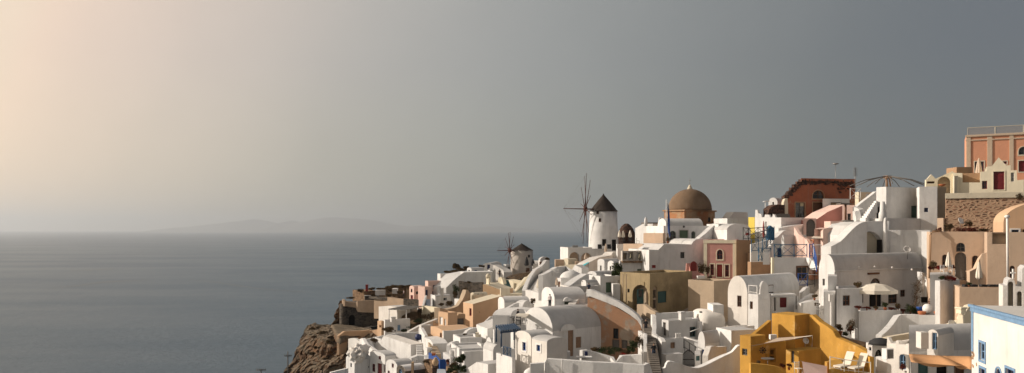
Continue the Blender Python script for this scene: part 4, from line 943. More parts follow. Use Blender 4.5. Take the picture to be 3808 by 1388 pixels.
house('stepped_white_house', 'white house with rounded dormer roof below the broad white stairs', 'house', white, 121, 75, 55, 378, 420, lw=4, r=258, roof='vaultL', apex=(50, 338))
bush('twiggy white plant beside the lit wall foot', 278, 415, 60, 75, 118, leafd, 260, whitep, 'potted_plant', 'plant', .12)
wall('round white oven shaped wall next to the twiggy plant', white, [(200, 412, 430, 116), (215, 375, 430, 116.5), (245, 360, 430, 117), (255, 395, 430, 117)], 1.5, 2, name='oven_wall')
# left of the foreground: terraces in tile B
T(1400, 950)
wall('white wall with arched top behind the small planted patio', white, [(700, 650, 720, 109), (730, 600, 720, 110), (775, 578, 720, 110.5), (830, 582, 720, 110.5), (848, 640, 720, 109), (875, 650, 720, 108)], .5, 2, name='arched_wall')
house('patio_block', 'white patio block with two small planters', 'terrace', white, 105, 72, 668, 660, 720, lw=4, r=842, p=.3)
pbox('stone coloured garden urn pair on the white patio block', 'urn', 'garden_urn', palec, 788, 618, 815, 662, 106, .7)
pbox('squat stone coloured garden urn on the white patio block', 'urn', 'garden_urn', palec, 815, 635, 832, 666, 106, .6)
bush('low plants in the planter of the white patio block', 705, 640, 45, 18, 105.6, leafd, 120, size=.1, name='planter_plants', cat='plant')
wall('white curved wall with sunken planter left of the patio block', white, [(585, 720, 800, 103), (605, 695, 790, 103.5), (655, 684, 780, 104), (660, 720, 780, 104)], .5, 2, name='curved_wall')
bush('reddish plant in the sunken white planter', 625, 760, 46, 42, 101.5, leafr, 160, size=.1, name='plant', cat='plant')
house('long_terrace', 'long low white terrace with flat paved roof below the patio block', 'terrace', white, 97, 74, 660, 745, 860, lw=5, r=890, p=.2)
house('narrow_shed', 'narrow white shed front with flat roof next to the fence', 'shed', white, 96, 66, 700, 770, 840, l=680, r=872, p=0)
house('step_block', 'small white stepped block left of the long terrace', 'house', white, 100, 60, 600, 762, 850, l=582, r=655, p=.3)
dish('grey satellite dish on the long white terrace', 853, 722, 48, 99, 35)
house('vault_hut', 'narrow white hut with tall rounded gable near the blue pergola', 'hut', white, 96, 48, 915, 700, 815, l=876, r=962, roof='vaultL', apex=(892, 652), wins=[('L', 'd', 880, 735, 895, 800, greyd)])
house('arch_wall_house', 'white curved wall house under the blue pergola', 'house', white, 92, 65, 930, 770, 830, lw=3, r=1000, roof='vaultR', apex=(960, 712))
house('long_roof_house', 'long white roof terraces sloping behind the narrow hut', 'house', white, 106, 70, 885, 590, 700, lw=5, r=1060, prof=('R', [(885, 585), (1000, 545), (1060, 520)]))
house('upper_roof_house', 'white roof house between the large tan house and the cafe terrace', 'house', white, 116, 62, 845, 545, 640, l=838, r=1045, prof=('R', [(845, 550), (910, 488), (975, 478), (1045, 505)]))
pbox('white square pillar of the cafe terrace', 'pillar', 'pillar', white, 1044, 478, 1062, 592, 98, .6)
house('box_terrace', 'white boxy terrace wall below the cafe pillar', 'terrace', white, 95, 60, 940, 592, 700, l=930, r=1070, p=.4)
house('low_front_house', 'long low sunlit white house front at the bottom edge', 'house', white, 84, 48, 890, 868, 1000, l=702, r=1110, prof=('L', [(890, 868), (800, 850), (712, 908), (702, 912)]), ext=3)
for i, (u, v, w, h, m) in enumerate(((650, 870, 90, 70, leaf), (690, 860, 60, 80, leaf), (610, 900, 70, 50, leafd), (640, 930, 80, 60, leaf), (690, 930, 60, 50, leaf), (590, 940, 50, 40, leaf))):
    bush('dark green bush by the white picket fence', u, v, w, h, 90-i*.6, m, 420, size=.13, name='bush', cat='bush', group='bushes by the picket fence')
railing('white picket fence beside the green bushes', whitep, [(590, 880, 92), (635, 875, 92)], 2., .8, xs=False)
bush('red leaved plant in a terracotta pot by the white fence', 570, 872, 30, 48, 91, leafr, 120, terra, 'potted_plant', 'plant', .1)
wall('short white wall in front of the tan base house', white, [(518, 780, 830, 100), (530, 772, 830, 100), (592, 812, 840, 98)], .4, 1, name='short_wall')
# ruins and blue door
house('stone_hut', 'low dark stone hut with blue cloth hung before it', 'hut', brownst, 97, 55, 445, 850, 920, l=380, r=500, p=.3)
bush('stony brown shrub on top of the low stone hut', 400, 860, 60, 30, 98, leafd, 160, size=.12, name='shrub', cat='shrub')
pot = P(470, 880, 94); rt = tag(MB().lathe(pot, [(.2, 0), (.38, .25), (.42, .5), (.28, .75), (.16, .85), (.2, .95)], 16).build('clay_jar', tan), 'large round clay jar on the stone hut', 'jar')
wall('bright blue painted fence slanting down beside the stone steps', royal, [(415, 775, 830, 101), (470, 795, 850, 99), (505, 830, 890, 96.5), (548, 850, 890, 95)], .12, 1, name='blue_fence', cat='fence')
pbox('bright blue gate with pale knob at the end of the blue fence', 'gate', 'blue_gate', royal, 505, 832, 550, 905, 94.5, .15)
pbox('terracotta pot with dark plant on the blue fence post', 'pot', 'clay_pot', terra, 440, 782, 468, 800, 97, .6)
stairs('blue grey steps below the bright blue gate', sky_b, (480, 939, 88), (556, 939, 88), (485, 905, 94), (550, 905, 94), 6, rm=greyw)
wall('rough stone bank right of the blue grey steps', brownst, [(555, 880, 960, 92), (580, 905, 960, 90), (610, 930, 960, 88)], .6, 1, name='stone_bank')
# big white terrace house and left bottom vaults
house('white_terrace_house', 'large sunlit white terrace house with sloping parapet top', 'house', white, 118, 38, 275, 712, 818, l=45, r=372, prof=('L', [(275, 712), (60, 642), (45, 660)]), rmat=shell, ext=3)
wall('white back parapet of the large white terrace house', white, [(68, 646, 700, 124.5), (150, 622, 690, 127), (340, 612, 690, 127)], .4, 1, name='back_parapet')
wall('white stair wall curving down right of the terrace house', white, [(335, 580, 700, 124), (350, 578, 700, 123.5), (368, 610, 720, 121), (385, 640, 740, 119)], .5, 2, name='stair_wall')
wall('second white stair wall curving beside the brown doorway steps', white, [(372, 650, 760, 118), (400, 660, 780, 116.5), (430, 675, 790, 115), (448, 705, 800, 113)], 2.2, 2, name='stair_wall')
rb = P(335, 652, 122.6); tag(MB().lathe(rb-V((0, 0, .5)), [(.1, 0), (.45, .12), (.55, .5), (.45, .88), (.1, 1.)], 14).build('round_shutter', navy), 'round dark blue shutter ball on the white stair wall', 'shutter')
stairs('white steps rising to the terrace house roof', white, (322, 800, 112), (370, 800, 112), (318, 715, 116), (368, 712, 116), 6)
stairs('brown shaded steps climbing beside the tan base house', tang, (445, 790, 108), (515, 790, 108), (390, 625, 122), (432, 625, 122), 14)
house('parapet_block', 'small white square block at the foot of the curving stair wall', 'house', white, 110, 55, 405, 740, 790, l=388, r=445, p=.2)
house('red_door_house', 'white vaulted house with dark red door and windows at the cliff edge', 'house', white, 109, 38, 70, 805, 960, l=-52, r=158, roof='vaultL', apex=(5, 767), ext=4,
      wins=[('L', 'd', 8, 862, 43, 960, maroon), ('L', 'w', 17, 803, 36, 831, maroon), ('L', 'w', 58, 871, 81, 932, maroon), ('L', 'w', -35, 865, -11, 928, maroon)])
house('second_vault', 'second white vaulted house with small dark red window', 'house', white, 102, 42, 165, 885, 960, l=76, r=290, roof='vaultL', apex=(128, 834), ext=4,
      wins=[('L', 'w', 122, 863, 138, 896, maroon), ('L', 'w', 90, 920, 106, 945, maroon)])
sv = house('stone_gable_vault', 'white vaulted house with dark stone gable at the bottom edge', 'house', darkst, 97, 42, 228, 925, 975, l=160, r=388, roof='vaultL', apex=(198, 878), ext=4, rmat=white, wins=[('L', 'a', 178, 905, 205, 960, sky_b)])
pbox('tan chimney post rising beside the stone gable vault', 'chimney', 'chimney_post', tan, 277, 855, 294, 925, 96, .7, ext=2)
dish('small white satellite dish behind the second vaulted house', 318, 840, 30, 104, 20, whitep)
wall('low white wall under the small white satellite dish', white, [(280, 820, 880, 106), (330, 800, 880, 107), (380, 800, 880, 107), (388, 830, 880, 106)], .8, 1, name='low_wall')
T(950, 950)
house('cliff_edge_house', 'white house with two tiny windows at the very cliff edge', 'house', white, 111, 40, 790, 838, 960, l=722, r=920, roof='vaultL', apex=(748, 798), ext=5,
      wins=[('L', 'w', 757, 860, 768, 892, dark), ('L', 'w', 760, 824, 769, 842, dark), ('R', 'w', 900, 883, 907, 897, dark)])
m = MB(); rng = random.Random(4); bm = bmesh.new(); bmesh.ops.create_icosphere(bm, subdivisions=4, radius=1)
cR = P(828, 775, 113); vs = []
for v in bm.verts:
    k = 1+.35*noise.noise(v.co*1.7)+.25*noise.noise(v.co*4+V((3, 1, 2)))
    vs.append(cR+V((v.co.x*px(75, 113)*k, v.co.y*3.5*k, v.co.z*px(62, 113)*k)))
m.add(vs, [[q.index for q in f.verts] for f in bm.faces], False); bm.free()
tag(m.build('whitewashed_rock', shell), 'lumpy whitewashed rock behind the cliff edge house', 'rock')
wall('white zigzag stair wall above the whitewashed rock', white, [(830, 668, 720, 126), (850, 660, 740, 125), (880, 710, 760, 121), (930, 745, 800, 117), (980, 775, 820, 114)], .5, 1, name='stair_wall')
stairs('white steps descending behind the whitewashed rock', white, (925, 775, 116), (978, 775, 116), (880, 690, 126), (925, 690, 126), 10)
wall('long white back wall above the white zigzag steps', white, [(880, 672, 760, 128), (950, 655, 760, 130), (1030, 680, 780, 127)], .5, 1, name='back_wall')
bush('dark shrubs on the bank above the white zigzag steps', 955, 700, 70, 46, 127.4, leafd, 260, size=.15, name='shrub', cat='shrub')
wall('low white foot wall below the cliff edge house', white, [(600, 935, 960, 106), (720, 905, 960, 107), (735, 903, 960, 107)], .5, 1, name='foot_wall')
# ================================================================ right hand slope
T(2700, 600)
# red ruin
rr = house('ruined_red_house', 'ruined dark red house with crumbling roof edge and tall grey doors', 'ruin', red, 140, 76, 468, 450, 470, lw=.9, r=1028,
      prof=('R', [(468, 305), (500, 262), (515, 240), (540, 225), (560, 205), (585, 200), (600, 180), (598, 143), (1028, 141)]), rmat=rubble, ext=4,
      wins=[('R', 'a', 690, 232, 780, 300, wood, brownp), ('R', 'w', 553, 330, 627, 450, greyd, brownp), ('R', 'd', 692, 330, 770, 450, wood, brownp)])
rng = random.Random(11)
m = MB()
for k in range(230):
    u = rng.uniform(600, 1020); v = 172+rng.gauss(0, 8)+(12 if u > 890 else 0)*rng.random()*2.2
    if u > 890 and rng.random() < .3: v += rng.uniform(0, 60)
    s_, z_ = on(rr, 'R', u, v); w = rng.uniform(.2, .5); m.cbox(pt(rr, 'R', s_, z_, .02), w, rng.uniform(.1, .35), w*rng.uniform(.4, .8), rng.random())
for k in range(120):
    t = rng.random(); u = 470+130*t; v = 300-125*t+rng.gauss(0, 9)
    s_, z_ = on(rr, 'R', u, v); w = rng.uniform(.3, .7); m.cbox(pt(rr, 'R', s_, z_-.2, -.3), w, rng.uniform(.3, .8), w*.8, rng.random())
m.build('broken_masonry', rubble, rr.root)['kind'] = 'stuff'
s0, z0_ = on(rr, 'R', 597, 165); s1, z1_ = on(rr, 'R', 1028, 165)
MB().box(pt(rr, 'R', s0, z1_, .003), rr.e['R']*(s1-s0+.1), rr.n['R']*.12, V((0, 0, rr.zt-z1_+15 if False else px(22, 142)))).build('parapet_band', red, rr.root)
for u, v0, v1 in ((570, 332, 358), (608, 332, 358)):
    s_, z_ = on(rr, 'R', u, v1); MB().box(pt(rr, 'R', s_-.35, z_, -.16), rr.e['R']*.7, rr.n['R']*.04, V((0, 0, px(24, 141)))).build('upper_pane', skyg if u > 600 else glass, rr.root)
pole('thin pole with flat round top rising from the red ruin', 873, 145, 118, 143, metalg, name='lamp_mast', r=.06)
b = P(873, 27, 143); tag(MB().lathe(b, [(.1, 0), (.55, .1), (.55, .2), (.15, .3)], 12).build('mast_head', metalg), 'flat round lamp head on the thin pole', 'lamp')
an = empty('antenna', P(1030, 200, 139), 'television antenna mast with square grid beside the red ruin', 'antenna')
b = P(1030, 240, 139); t_ = P(1030, 48, 139); MB().tube([b, t_], .07, 6).build('mast', metalg, an)
m = MB(); w = px(16, 139)
for k in range(5): m.tube([t_+V((-w+w*.5*k, 0, -.1)), t_+V((-w+w*.5*k, 0, -1.5))], .02, 4); m.tube([t_+V((-w, 0, -.1-.35*k)), t_+V((w, 0, -.1-.35*k))], .02, 4)
m.build('grid', metalg, an)
wall('rough brown broken wall stub left of the red ruin', rubble, [(335, 420, 450, 137), (345, 380, 450, 137), (380, 355, 450, 137.5), (410, 345, 450, 138), (468, 348, 450, 138.5)], 1.5, 1, name='broken_wall')
wall('pale jagged broken corner at the left end of the red ruin', palec, [(460, 330, 450, 138.8), (470, 300, 450, 138.9), (490, 295, 450, 139), (495, 340, 450, 139)], .6, 1, ext=2, name='broken_corner')
wall('dark grey low wall before the brown broken wall stub', greyd, [(378, 418, 450, 136), (500, 420, 450, 136.4), (512, 432, 450, 136.5)], .4, 1, name='low_wall')
house('skyline_vault', 'small white vaulted house with narrow door on the skyline beside the ruin', 'house', white, 147, 30, 410, 330, 400, l=338, r=468, roof='vaultL', apex=(378, 290), wins=[('L', 'w', 370, 325, 382, 350, dark)])
pl = empty('lamp_post', P(313, 450, 140), 'white lamp post with side arm in front of the skyline vault', 'lamp post')
b = P(313, 430, 140); t_ = P(313, 322, 140); MB().tube([b, t_], .07, 6).build('post', whitep, pl); MB().tube([t_-V((.4, 0, 0)), t_+V((px(32, 140), 0, .1))], .09, 6).build('arm', whitep, pl)
house('white_shop', 'white block with blocked openings in front of the red ruin', 'house', white, 136.5, 80, 770, 298, 450, l=769, r=985, p=.2, wins=[('R', 'o', 835, 328, 925, 395, tang)])
railing('white lattice balcony rail beside the television antenna', whitep, [(990, 305, 138.5), (1072, 308, 138.5)], 1.9, 2.2)
CH = house('crenellated_house', 'white house with crenellated parapet below the red ruin', 'house', white, 132, 52, 440, 448, 555, l=230, r=742, p=.3, rmat=greyw, ext=5,
      wins=[('L', 'o', 312, 482, 324, 540, palec)])
battlement(CH, 'L', [(396, 447), (384, 424), (374, 424), (368, 446), (352, 446), (345, 427), (310, 425), (305, 446), (285, 446), (280, 420), (257, 416), (250, 390), (234, 386), (231, 440)], white)
house('yellow_house', 'small yellow house with white roof edge left of the crenellated house', 'house', lemon, 139, 55, 228, 446, 560, l=178, r=240, p=.2)
house('grey_roof_house', 'shaded grey white house with raised box roof behind the brown side wall', 'house', white, 142, 76, 10, 455, 520, lw=5, r=200, p=0)
house('roof_box', 'sloping sided grey box house on the skyline', 'house', greyw, 150, 78, 28, 450, 470, lw=3, r=172, prof=('R', [(28, 450), (62, 404), (172, 407)]))
house('shaded_vault_house', 'shaded white long vaulted block above the brown side wall', 'house', white, 134, 80, 8, 548, 630, lw=6, r=196, roof='vaultR', apex=(60, 497))
house('left_shaded_block', 'shaded white block beside the long vaulted block', 'house', white, 138, 80, -60, 500, 640, lw=5, r=12, p=0)
pbox('red and black sign box on the blue railing corner', 'box', 'sign_box', redp, 160, 570, 186, 590, 123, .3)
T(2650, 740, 3.08)
house('rail_house', 'grey white house with dark blue door behind the sloping blue stair', 'house', white, 127, 70, 800, 560, 700, lw=6, r=815, p=0)
wall('large shaded white curved wall behind the blue kiosk', white, [(755, 340, 620, 130), (800, 328, 620, 130), (900, 310, 620, 130.4), (1000, 296, 620, 131), (1055, 292, 620, 131.4)], 1.4, 1, name='curved_wall')
wall('low shaded white rounded wall below the curved wall', white, [(690, 450, 650, 126), (740, 440, 650, 127), (800, 380, 650, 128.5), (850, 360, 640, 129), (1020, 380, 640, 129.5)], .9, 2, name='rounded_wall')
house('gable_vault_house', 'small white vaulted house with blue door and thin sunlit gable', 'house', white, 122, 64, 822, 545, 670, l=785, r=1085, roof='vaultL', apex=(800, 412), wins=[('R', 'd', 940, 572, 1030, 672, royal)])
house('blue_door_house', 'white house corner with dark blue door under the blue stair', 'house', white, 125, 74, 668, 510, 680, lw=5, r=805, p=.1, wins=[('R', 'd', 742, 562, 798, 668, navy)])
ks = empty('wooden_kiosk', P(672, 470, 123), 'bright blue wooden kiosk with pointed top at the head of the stair', 'kiosk')
b = P(640, 470, 123.5)
q = [P(638, 470, 123), P(705, 475, 123), P(705, 335, 123), P(665, 305, 123), P(638, 340, 123)]
MB().prism(q, V((.2, 1.6, 0))).build('body', blue, ks)
railing('dark iron and blue railing along the upper walkway to the kiosk', black, [(350, 470, 122), (410, 480, 122.3), (630, 460, 123)], 1.9, 2.0, bar=.05)
railing('blue railing sloping down beside the white steps from the kiosk', blue, [(570, 615, 120.5), (660, 530, 122), (705, 470, 123)], 2., 1.6, bar=.055)
tag(MB().tube([P(420, 412, 122.3), P(640, 352, 123)], .08, 6).build('handrail', metalg), 'straight sloping grey handrail above the upper walkway', 'railing')
railing('short blue railing on the brown niche block', blue, [(445, 612, 121), (525, 612, 121)], 1.9, 2.6, bar=.055)
railing('blue railing above the low brown stained wall', blue, [(528, 712, 120.6), (565, 714, 120.6), (668, 716, 120.6)], 2., 1.9, bar=.055)
tag(MB().tube([P(525, 640, 120.9), P(525, 712, 120.6)], .08, 5).build('post', blue), 'blue corner post linking the two short blue railings', 'post')
stairs('white steps descending from the blue kiosk', white, (575, 640, 119.5), (650, 640, 119.5), (655, 540, 123), (700, 540, 123), 8)
wall('grey white low wall under the upper walkway railing', greyw, [(440, 520, 620, 123.5), (560, 495, 640, 123.5), (640, 470, 640, 124)], .5, 1, name='walkway_wall')
rc = P(585, 448, 124.5); mm = MB(); mm.lathe(rc, [(.12, 0), (.2, .7), (.16, 1.6), (.1, 2.4), (.03, 2.7)], 10); tag(mm.build('folded_cover', redp), 'red folded parasol behind the dark walkway railing', 'parasol')
T(2700, 600)
house('blue_rail_house', 'white terrace house with large brown framed window under blue railing', 'house', white, 117, 80, 383, 770, 945, l=366, r=662, p=.3, ext=5, wins=[('R', 'w', 566, 842, 648, 940, tanw, wood)])
pbox('narrow cream pillar at the left end of the blue railing terrace', 'pillar', 'pillar', cream, 366, 768, 384, 915, 116.8, .5, ext=2)
railing('long blue crossed railing in front of the blue door of the vaulted house', blue, [(384, 768, 116.6), (440, 768, 116.6), (645, 766, 116.8)], 1.9, 2.3, bar=.055)
tag(MB().prism([P(668, 770, 116.5), P(690, 770, 116.5), P(735, 840, 113), P(715, 870, 113)], V((0, 2, 0))).build('stair_slab', white), 'white stair base slab under the steep bright blue railing', 'stair slab')
railing('steep bright blue railing descending right of the terrace house', royal, [(695, 760, 116.8), (722, 880, 109.5)], 1.9, 1.4, bar=.06)
railing('small bright blue railing panel at the top of the steep steps', royal, [(664, 768, 116.6), (692, 768, 116.6)], 1.9, 1.4, bar=.055)
tag(MB().lathe(P(690, 905, 112), [(.75, 0), (.78, .02), (.7, .04)], 20).build('hoop', metalg), 'thin dark hoop lying by the blue steps', 'hoop')
T(2750, 950)
railing('bright blue balcony railing under the large brown framed window', royal, [(468, 252, 113), (542, 252, 113)], 1.9, 1.5, bar=.055)
railing('thin black iron fence beside the bright blue balcony', black, [(545, 255, 112), (600, 250, 112)], 2.6, 1.2, xs=False)
house('stair_yard', 'white angular steps block between the two vaulted houses', 'house', white, 108, 60, 500, 270, 420, l=470, r=560, prof=('R', [(500, 300), (535, 258), (560, 250)]))
wall('white low walls stepping up in the yard between vaulted houses', white, [(465, 400, 450, 100), (520, 350, 450, 102), (590, 305, 440, 105), (600, 310, 440, 105)], .5, 1, name='yard_wall')
house('yard_block', 'white block with rounded corner beside the potted shrub yard', 'house', white, 97, 74, 505, 372, 470, l=465, r=640, prof=('R', [(505, 385), (580, 362), (640, 355)]))
bush('brown leafy shrub in the yard between the two vaulted houses', 598, 358, 50, 50, 97.6, leafd, 260, terra, 'potted_plant', 'plant', .11)
bush('low dark shrub at the end of the yard wall', 615, 408, 45, 30, 94.5, leafd, 180, size=.1, name='plant', cat='plant')
chair('grey wire chair on the paved yard in front of the yard block', 640, 470, 92, metalg, 40, None, 1.3)
# pink houses (tile J / K)
T(3000, 600)
house('pink_upper_house', 'pink house with sloping top below the red ruin', 'house', pink, 131, 75, 70, 465, 600, lw=4, r=305, prof=('R', [(70, 470), (165, 405), (205, 388), (305, 345)]), rmat=palepink)
house('pale_pink_house', 'pale pink house with small door under a dark canopy', 'house', palepink, 126, 28, 382, 350, 480, l=284, rw=4, p=.2, wins=[('L', 'w', 325, 418, 352, 475, greyd)])
pbox('pink parapet block in front of the pale pink house', 'wall', 'parapet_block', palepink, 190, 478, 290, 540, 122, 2.5, ext=1)
cn = empty('canopy', P(310, 475, 123), 'flat dark roofed canopy on a brown post beside the pale pink house', 'canopy')
MB().tube([P(310, 475, 123), P(310, 335, 123)], .16, 6).build('post', wood, cn); MB().box(P(272, 342, 122), V((px(85, 122), 0, 0)), V((.5, 3, 0)), V((0, 0, .18))).build('roof', greyd, cn)
MB().lathe(P(325, 478, 122.8)-V((0, 0, .1)), [(1., 0), (.9, .25), (.2, .3)], 12).build('base', greyd, cn)
wall('pink curved wall sweeping below the pink parapet block', palepink, [(130, 548, 700, 116), (140, 540, 700, 116), (185, 530, 700, 118), (240, 530, 640, 120)], 1.5, 1, name='curved_wall')
wall('white shaded curved wall adjoining the pink curved wall', white, [(188, 580, 690, 117), (215, 545, 680, 118.5), (260, 520, 640, 120), (300, 482, 600, 122), (380, 475, 560, 124)], 1.5, 2, name='curved_wall')
house('arched_door_wall', 'grey white wall with large dark arched door beside the pink houses', 'house', pink, 127, 78, -75, 470, 620, lw=4, r=80, p=0, wins=[('R', 'A', -68, 462, 70-2, 600, dark)]) if False else house('arched_door_house', 'pink wall with tall dark arched door next to the curved pink wall', 'house', palepink, 127, 78, -28, 455, 620, l=-29, r=75, p=0, wins=[('R', 'A', -3, 463, 68, 600, greyd)])
wall('pink sloping wall descending left of the dark arched door', palepink, [(-75, 525, 700, 123), (-40, 580, 700, 121), (0, 625, 720, 119), (20, 660, 730, 118), (48, 640, 740, 118)], .5, 1, name='sloping_wall')
house('pink_porch', 'salmon pink recess house under a small cream awning', 'house', salmon, 119, 76, 50, 625, 740, lw=3, r=128, p=0, wins=[('R', 'w', 80, 625, 108, 645, dark)])
aw = empty('awning', P(90, 620, 117), 'small cream cloth awning over the salmon pink recess', 'awning')
q = [P(35, 615, 116), P(128, 618, 116), P(125, 575, 119), P(80, 585, 119)]
MB().hull8(q, [p+V((0, 0, .06)) for p in q]).build('cloth', canvas, aw)
railing('thin white balcony rail below the salmon pink recess', whitep, [(55, 760, 115.5), (118, 758, 115.5)], 1.7, 1.3, xs=False)
# tall white house
house('tall_white_house', 'tall white house with flat roof, dark door and smooth shaded front', 'house', white, 118, 64, 635, 203, 480, l=555, r=895, p=.4, ext=6, wins=[('R', 'd', 834, 356, 886, 450, teal), ('L', 'd', 558, 365, 578, 475, dark)])
house('white_pier_house', 'tall white pier block with one small square window', 'house', white, 114.5, 112, 898, 203, 540, lw=4, r=1042, p=.2, ext=3, wins=[('R', 'w', 937, 372, 968, 405, navy)])
house('brown_side_block', 'shaded brown tinted side block right of the tall white pier', 'house', tang, 116, 80, 1043, 205, 450, lw=4, r=1112, p=0)
house('white_front_house', 'white terrace front wall below the tall white house', 'house', white, 113, 76, 650, 455, 560, lw=5, r=905, p=.9, ext=3)
house('big_white_front', 'broad sunlit white lower front with rounded buttress', 'house', white, 105.5, 114, 652, 548, 760, lw=4, r=985, p=0, ext=3)
house('side_block', 'sunlit white block end swelling at the right of the broad front', 'house', white, 102.4, 62, 985, 560, 760, l=915, rw=3, p=0)
stairs('white outdoor stair climbing along the wall to the flat roof', white, (425, 470, 117.5), (470, 480, 115.5), (545, 320, 121), (565, 335, 118.5), 9)
wall('white slanting wall behind the outdoor stair to the flat roof', white, [(395, 370, 520, 123.5), (440, 330, 500, 124), (500, 285, 480, 124.5), (556, 240, 470, 125)], .7, 1, name='stair_wall')
wall('sunlit white curved end wall at the foot of the outdoor stair', white, [(376, 365, 560, 120), (400, 372, 560, 119.5), (425, 400, 560, 118.5), (440, 470, 560, 117.5)], .8, 2, name='curved_wall')
tag(MB().lathe(P(605, 480, 113)-V((0, 0, .5)), [(px(30, 113), 0), (px(29, 113), px(90, 113)), (px(20, 113), px(110, 113)), (px(17, 113), px(185, 113)), (.1, px(188, 113))], 14).build('chimney_stack', white), 'stepped round white chimney beside the outdoor stair', 'chimney')
house('arch_niche_house', 'white curved house front with wide arched niche and dark door', 'house', white, 107, 80, 388, 560, 750, lw=6, r=640, prof=('R', [(388, 590), (420, 510), (470, 482), (560, 478), (620, 478), (640, 478)]), ext=3,
      wins=[('R', 'O', 402, 560, 602, 745, palec)])
pbox('dark narrow doorway inside the wide arched niche', 'door', 'niche_door', dark, 566, 625, 600, 745, 107.2, .3)
wall('white sweeping curved parapet running down to the arched niche house', white, [(195, 680, 745, 103), (270, 640, 740, 104), (330, 580, 740, 104.5), (390, 520, 740, 105), (440, 490, 740, 105.4), (480, 481, 700, 105.8)], 1.5, 2, name='sweeping_wall')
tag(MB().lathe(P(628, 600, 105), [(.27, -3), (.27, 0), (.26, px(100, 105)), (.2, px(140, 105)), (.05, px(152, 105))], 12).build('rounded_post', white), 'tall rounded white post at the right end of the arched niche', 'post')
tag(MB().tube([P(640, 740, 105.4), P(642, 640, 105.5), P(648, 480, 106)], .28, 8).build('rib', white), 'slim rounded white rib beside the tall rounded post', 'post')
dish('large pale satellite dish on the broad white front', 803, 703, 60, 101.8, -10)
# pergola frame on the roof
fr = empty('parasol_frame', P(640, 200, 128), 'large bare umbrella shaped wooden frame on the roof terrace', 'parasol frame')
hbp = P(645, 130, 128); m = MB()
MB().tube([P(640, 230, 128), hbp+V((-.2, 0, .3))], .22, 7, .15).tube([P(668, 200, 128.5), hbp+V((.2, 0, .2))], .12, 6).build('post', tanw, fr)
MB().cbox(hbp-V((0, 0, .15)), 1.0, .8, .45, .4).build('hub', tanw, fr)
for k in range(14):
    a = 6.2832*k/14; e = hbp+V((math.cos(a)*5.9, math.sin(a)*4.6, -1.25)); md = hbp+V((math.cos(a)*3.6, math.sin(a)*2.8, -.38))
    MB().tube([hbp+V((math.cos(a)*.5, math.sin(a)*.5, .2)), md, e], .06, 5).build('rib', greyd, fr)
house('far_white_block', 'pale far block behind the antenna and umbrella frame', 'house', palec, 150, 80, 415, 245, 330, lw=4, r=545, p=0)
dish('small grey satellite dish behind the outdoor stair', 485, 275, 30, 135, 0)
# cream house and pink mansion, tile L
T(3308, 400)
pk = house('pink_mansion', 'large salmon pink mansion with pale pilasters and glass roof rail', 'mansion', salmon, 134, 118, 612, 222, 560, lw=8, rw=16, p=.2, ext=3,
      wins=[('R', 'w', 680, 432, 752, 512, maroon, palec), ('R', 'a', 1030, 315, 1110, 378, greyd, palec), ('R', 'd', 1030, 425, 1100, 520, maroon, palec), ('R', 'w', 905, 430, 935, 450, maroon, palec)])
m = MB(); H = pk
for u0, u1 in ((612, 648), (778, 820), (955, 990)):
    a, b = on(H, 'R', u0, 400)[0], on(H, 'R', u1, 400)[0]; m.box(pt(H, 'R', max(a, 0), H.zb-3, .003), H.e['R']*(b-max(a, 0)), H.n['R']*.12, V((0, 0, H.zt-H.zb+2.7)))
m.build('pilasters', pilast, H.root)
MB().box(pt(H, 'R', -.15, H.zt-.33, .003), H.e['R']*(H.w['R']+.3), H.n['R']*.22, V((0, 0, .36))).box(pt(H, 'R', -.1, H.zt-1.0, .003), H.e['R']*(H.w['R']+.2), H.n['R']*.13, V((0, 0, .2))).build('cornice', pilast, H.root)
gl = MB()
rail_ = MB(); rail_.tube([pt(H, 'R', .2, H.zt+1.25, -.2), pt(H, 'R', H.w['R'], H.zt+1.25, -.2)], .06, 4)
for s in range(0, 17, 4): rail_.tube([pt(H, 'R', s+.2, H.zt, -.2), pt(H, 'R', s+.2, H.zt+1.25, -.2)], .07 if s else .04, 4)
rail_.build('roof_rail', palec, H.root)
mt, n_, l_, b_ = nt('dusty_glass'); b_.inputs['Base Color'].default_value = (.30, .26, .23, 1); b_.inputs['Alpha'].default_value = .45; b_.inputs['Roughness'].default_value = .25
gl.add([pt(H, 'R', .25, H.zt+.1, -.2), pt(H, 'R', H.w['R'], H.zt+.1, -.2), pt(H, 'R', H.w['R'], H.zt+1.15, -.2), pt(H, 'R', .25, H.zt+1.15, -.2)], ((0, 1, 2, 3),)).build('roof_glass', mt, H.root)
cr = house('cream_house', 'cream house with pointed gable over a dark red door', 'house', cream, 118, 120, 505, 520, 690, lw=7, r=1072,
      prof=('R', [(505, 520), (580, 524), (582, 598), (722, 598), (724, 513), (770, 510), (772, 472), (815, 468), (870, 398), (930, 462), (965, 460), (966, 503), (1015, 500), (1018, 580), (1072, 575)]), ext=4,
      wins=[('R', 'd', 830, 512, 915, 664, maroon, cream), ('R', 'w', 738, 586, 778, 650, maroon), ('R', 'w', 968, 520, 996, 592, greyw)])
MB().box(pt(cr, 'R', on(cr, 'R', 585, 560)[0], cr.zb+px(92, 118), -2.5), cr.e['R']*px(140, 118), V((0, .1, 0)), V((0, 0, px(78, 118)))).build('inner_wall', brownp, cr.root)
parasol('large folded cream parasol on the cream house terrace', 712, 600, 198, 119.5, beige, rad=.45)
house('cream_gable_wall', 'cream garden wall with arched opening and small pointed gable', 'house', cream, 121, 112, 290, 575, 690, lw=1.5, r=515,
      prof=('R', [(290, 575), (300, 570), (332, 533), (368, 568), (440, 535), (500, 508), (515, 515)]), ext=3, wins=[('R', 'O', 385, 552, 487, 690, tang), ('R', 'o', 300, 590, 360, 606, wood)])
pbox('tall grey electric box and pipe on the cream house wall', 'box', 'electric_box', palec, 516, 545, 545, 690, 117.3, .4)
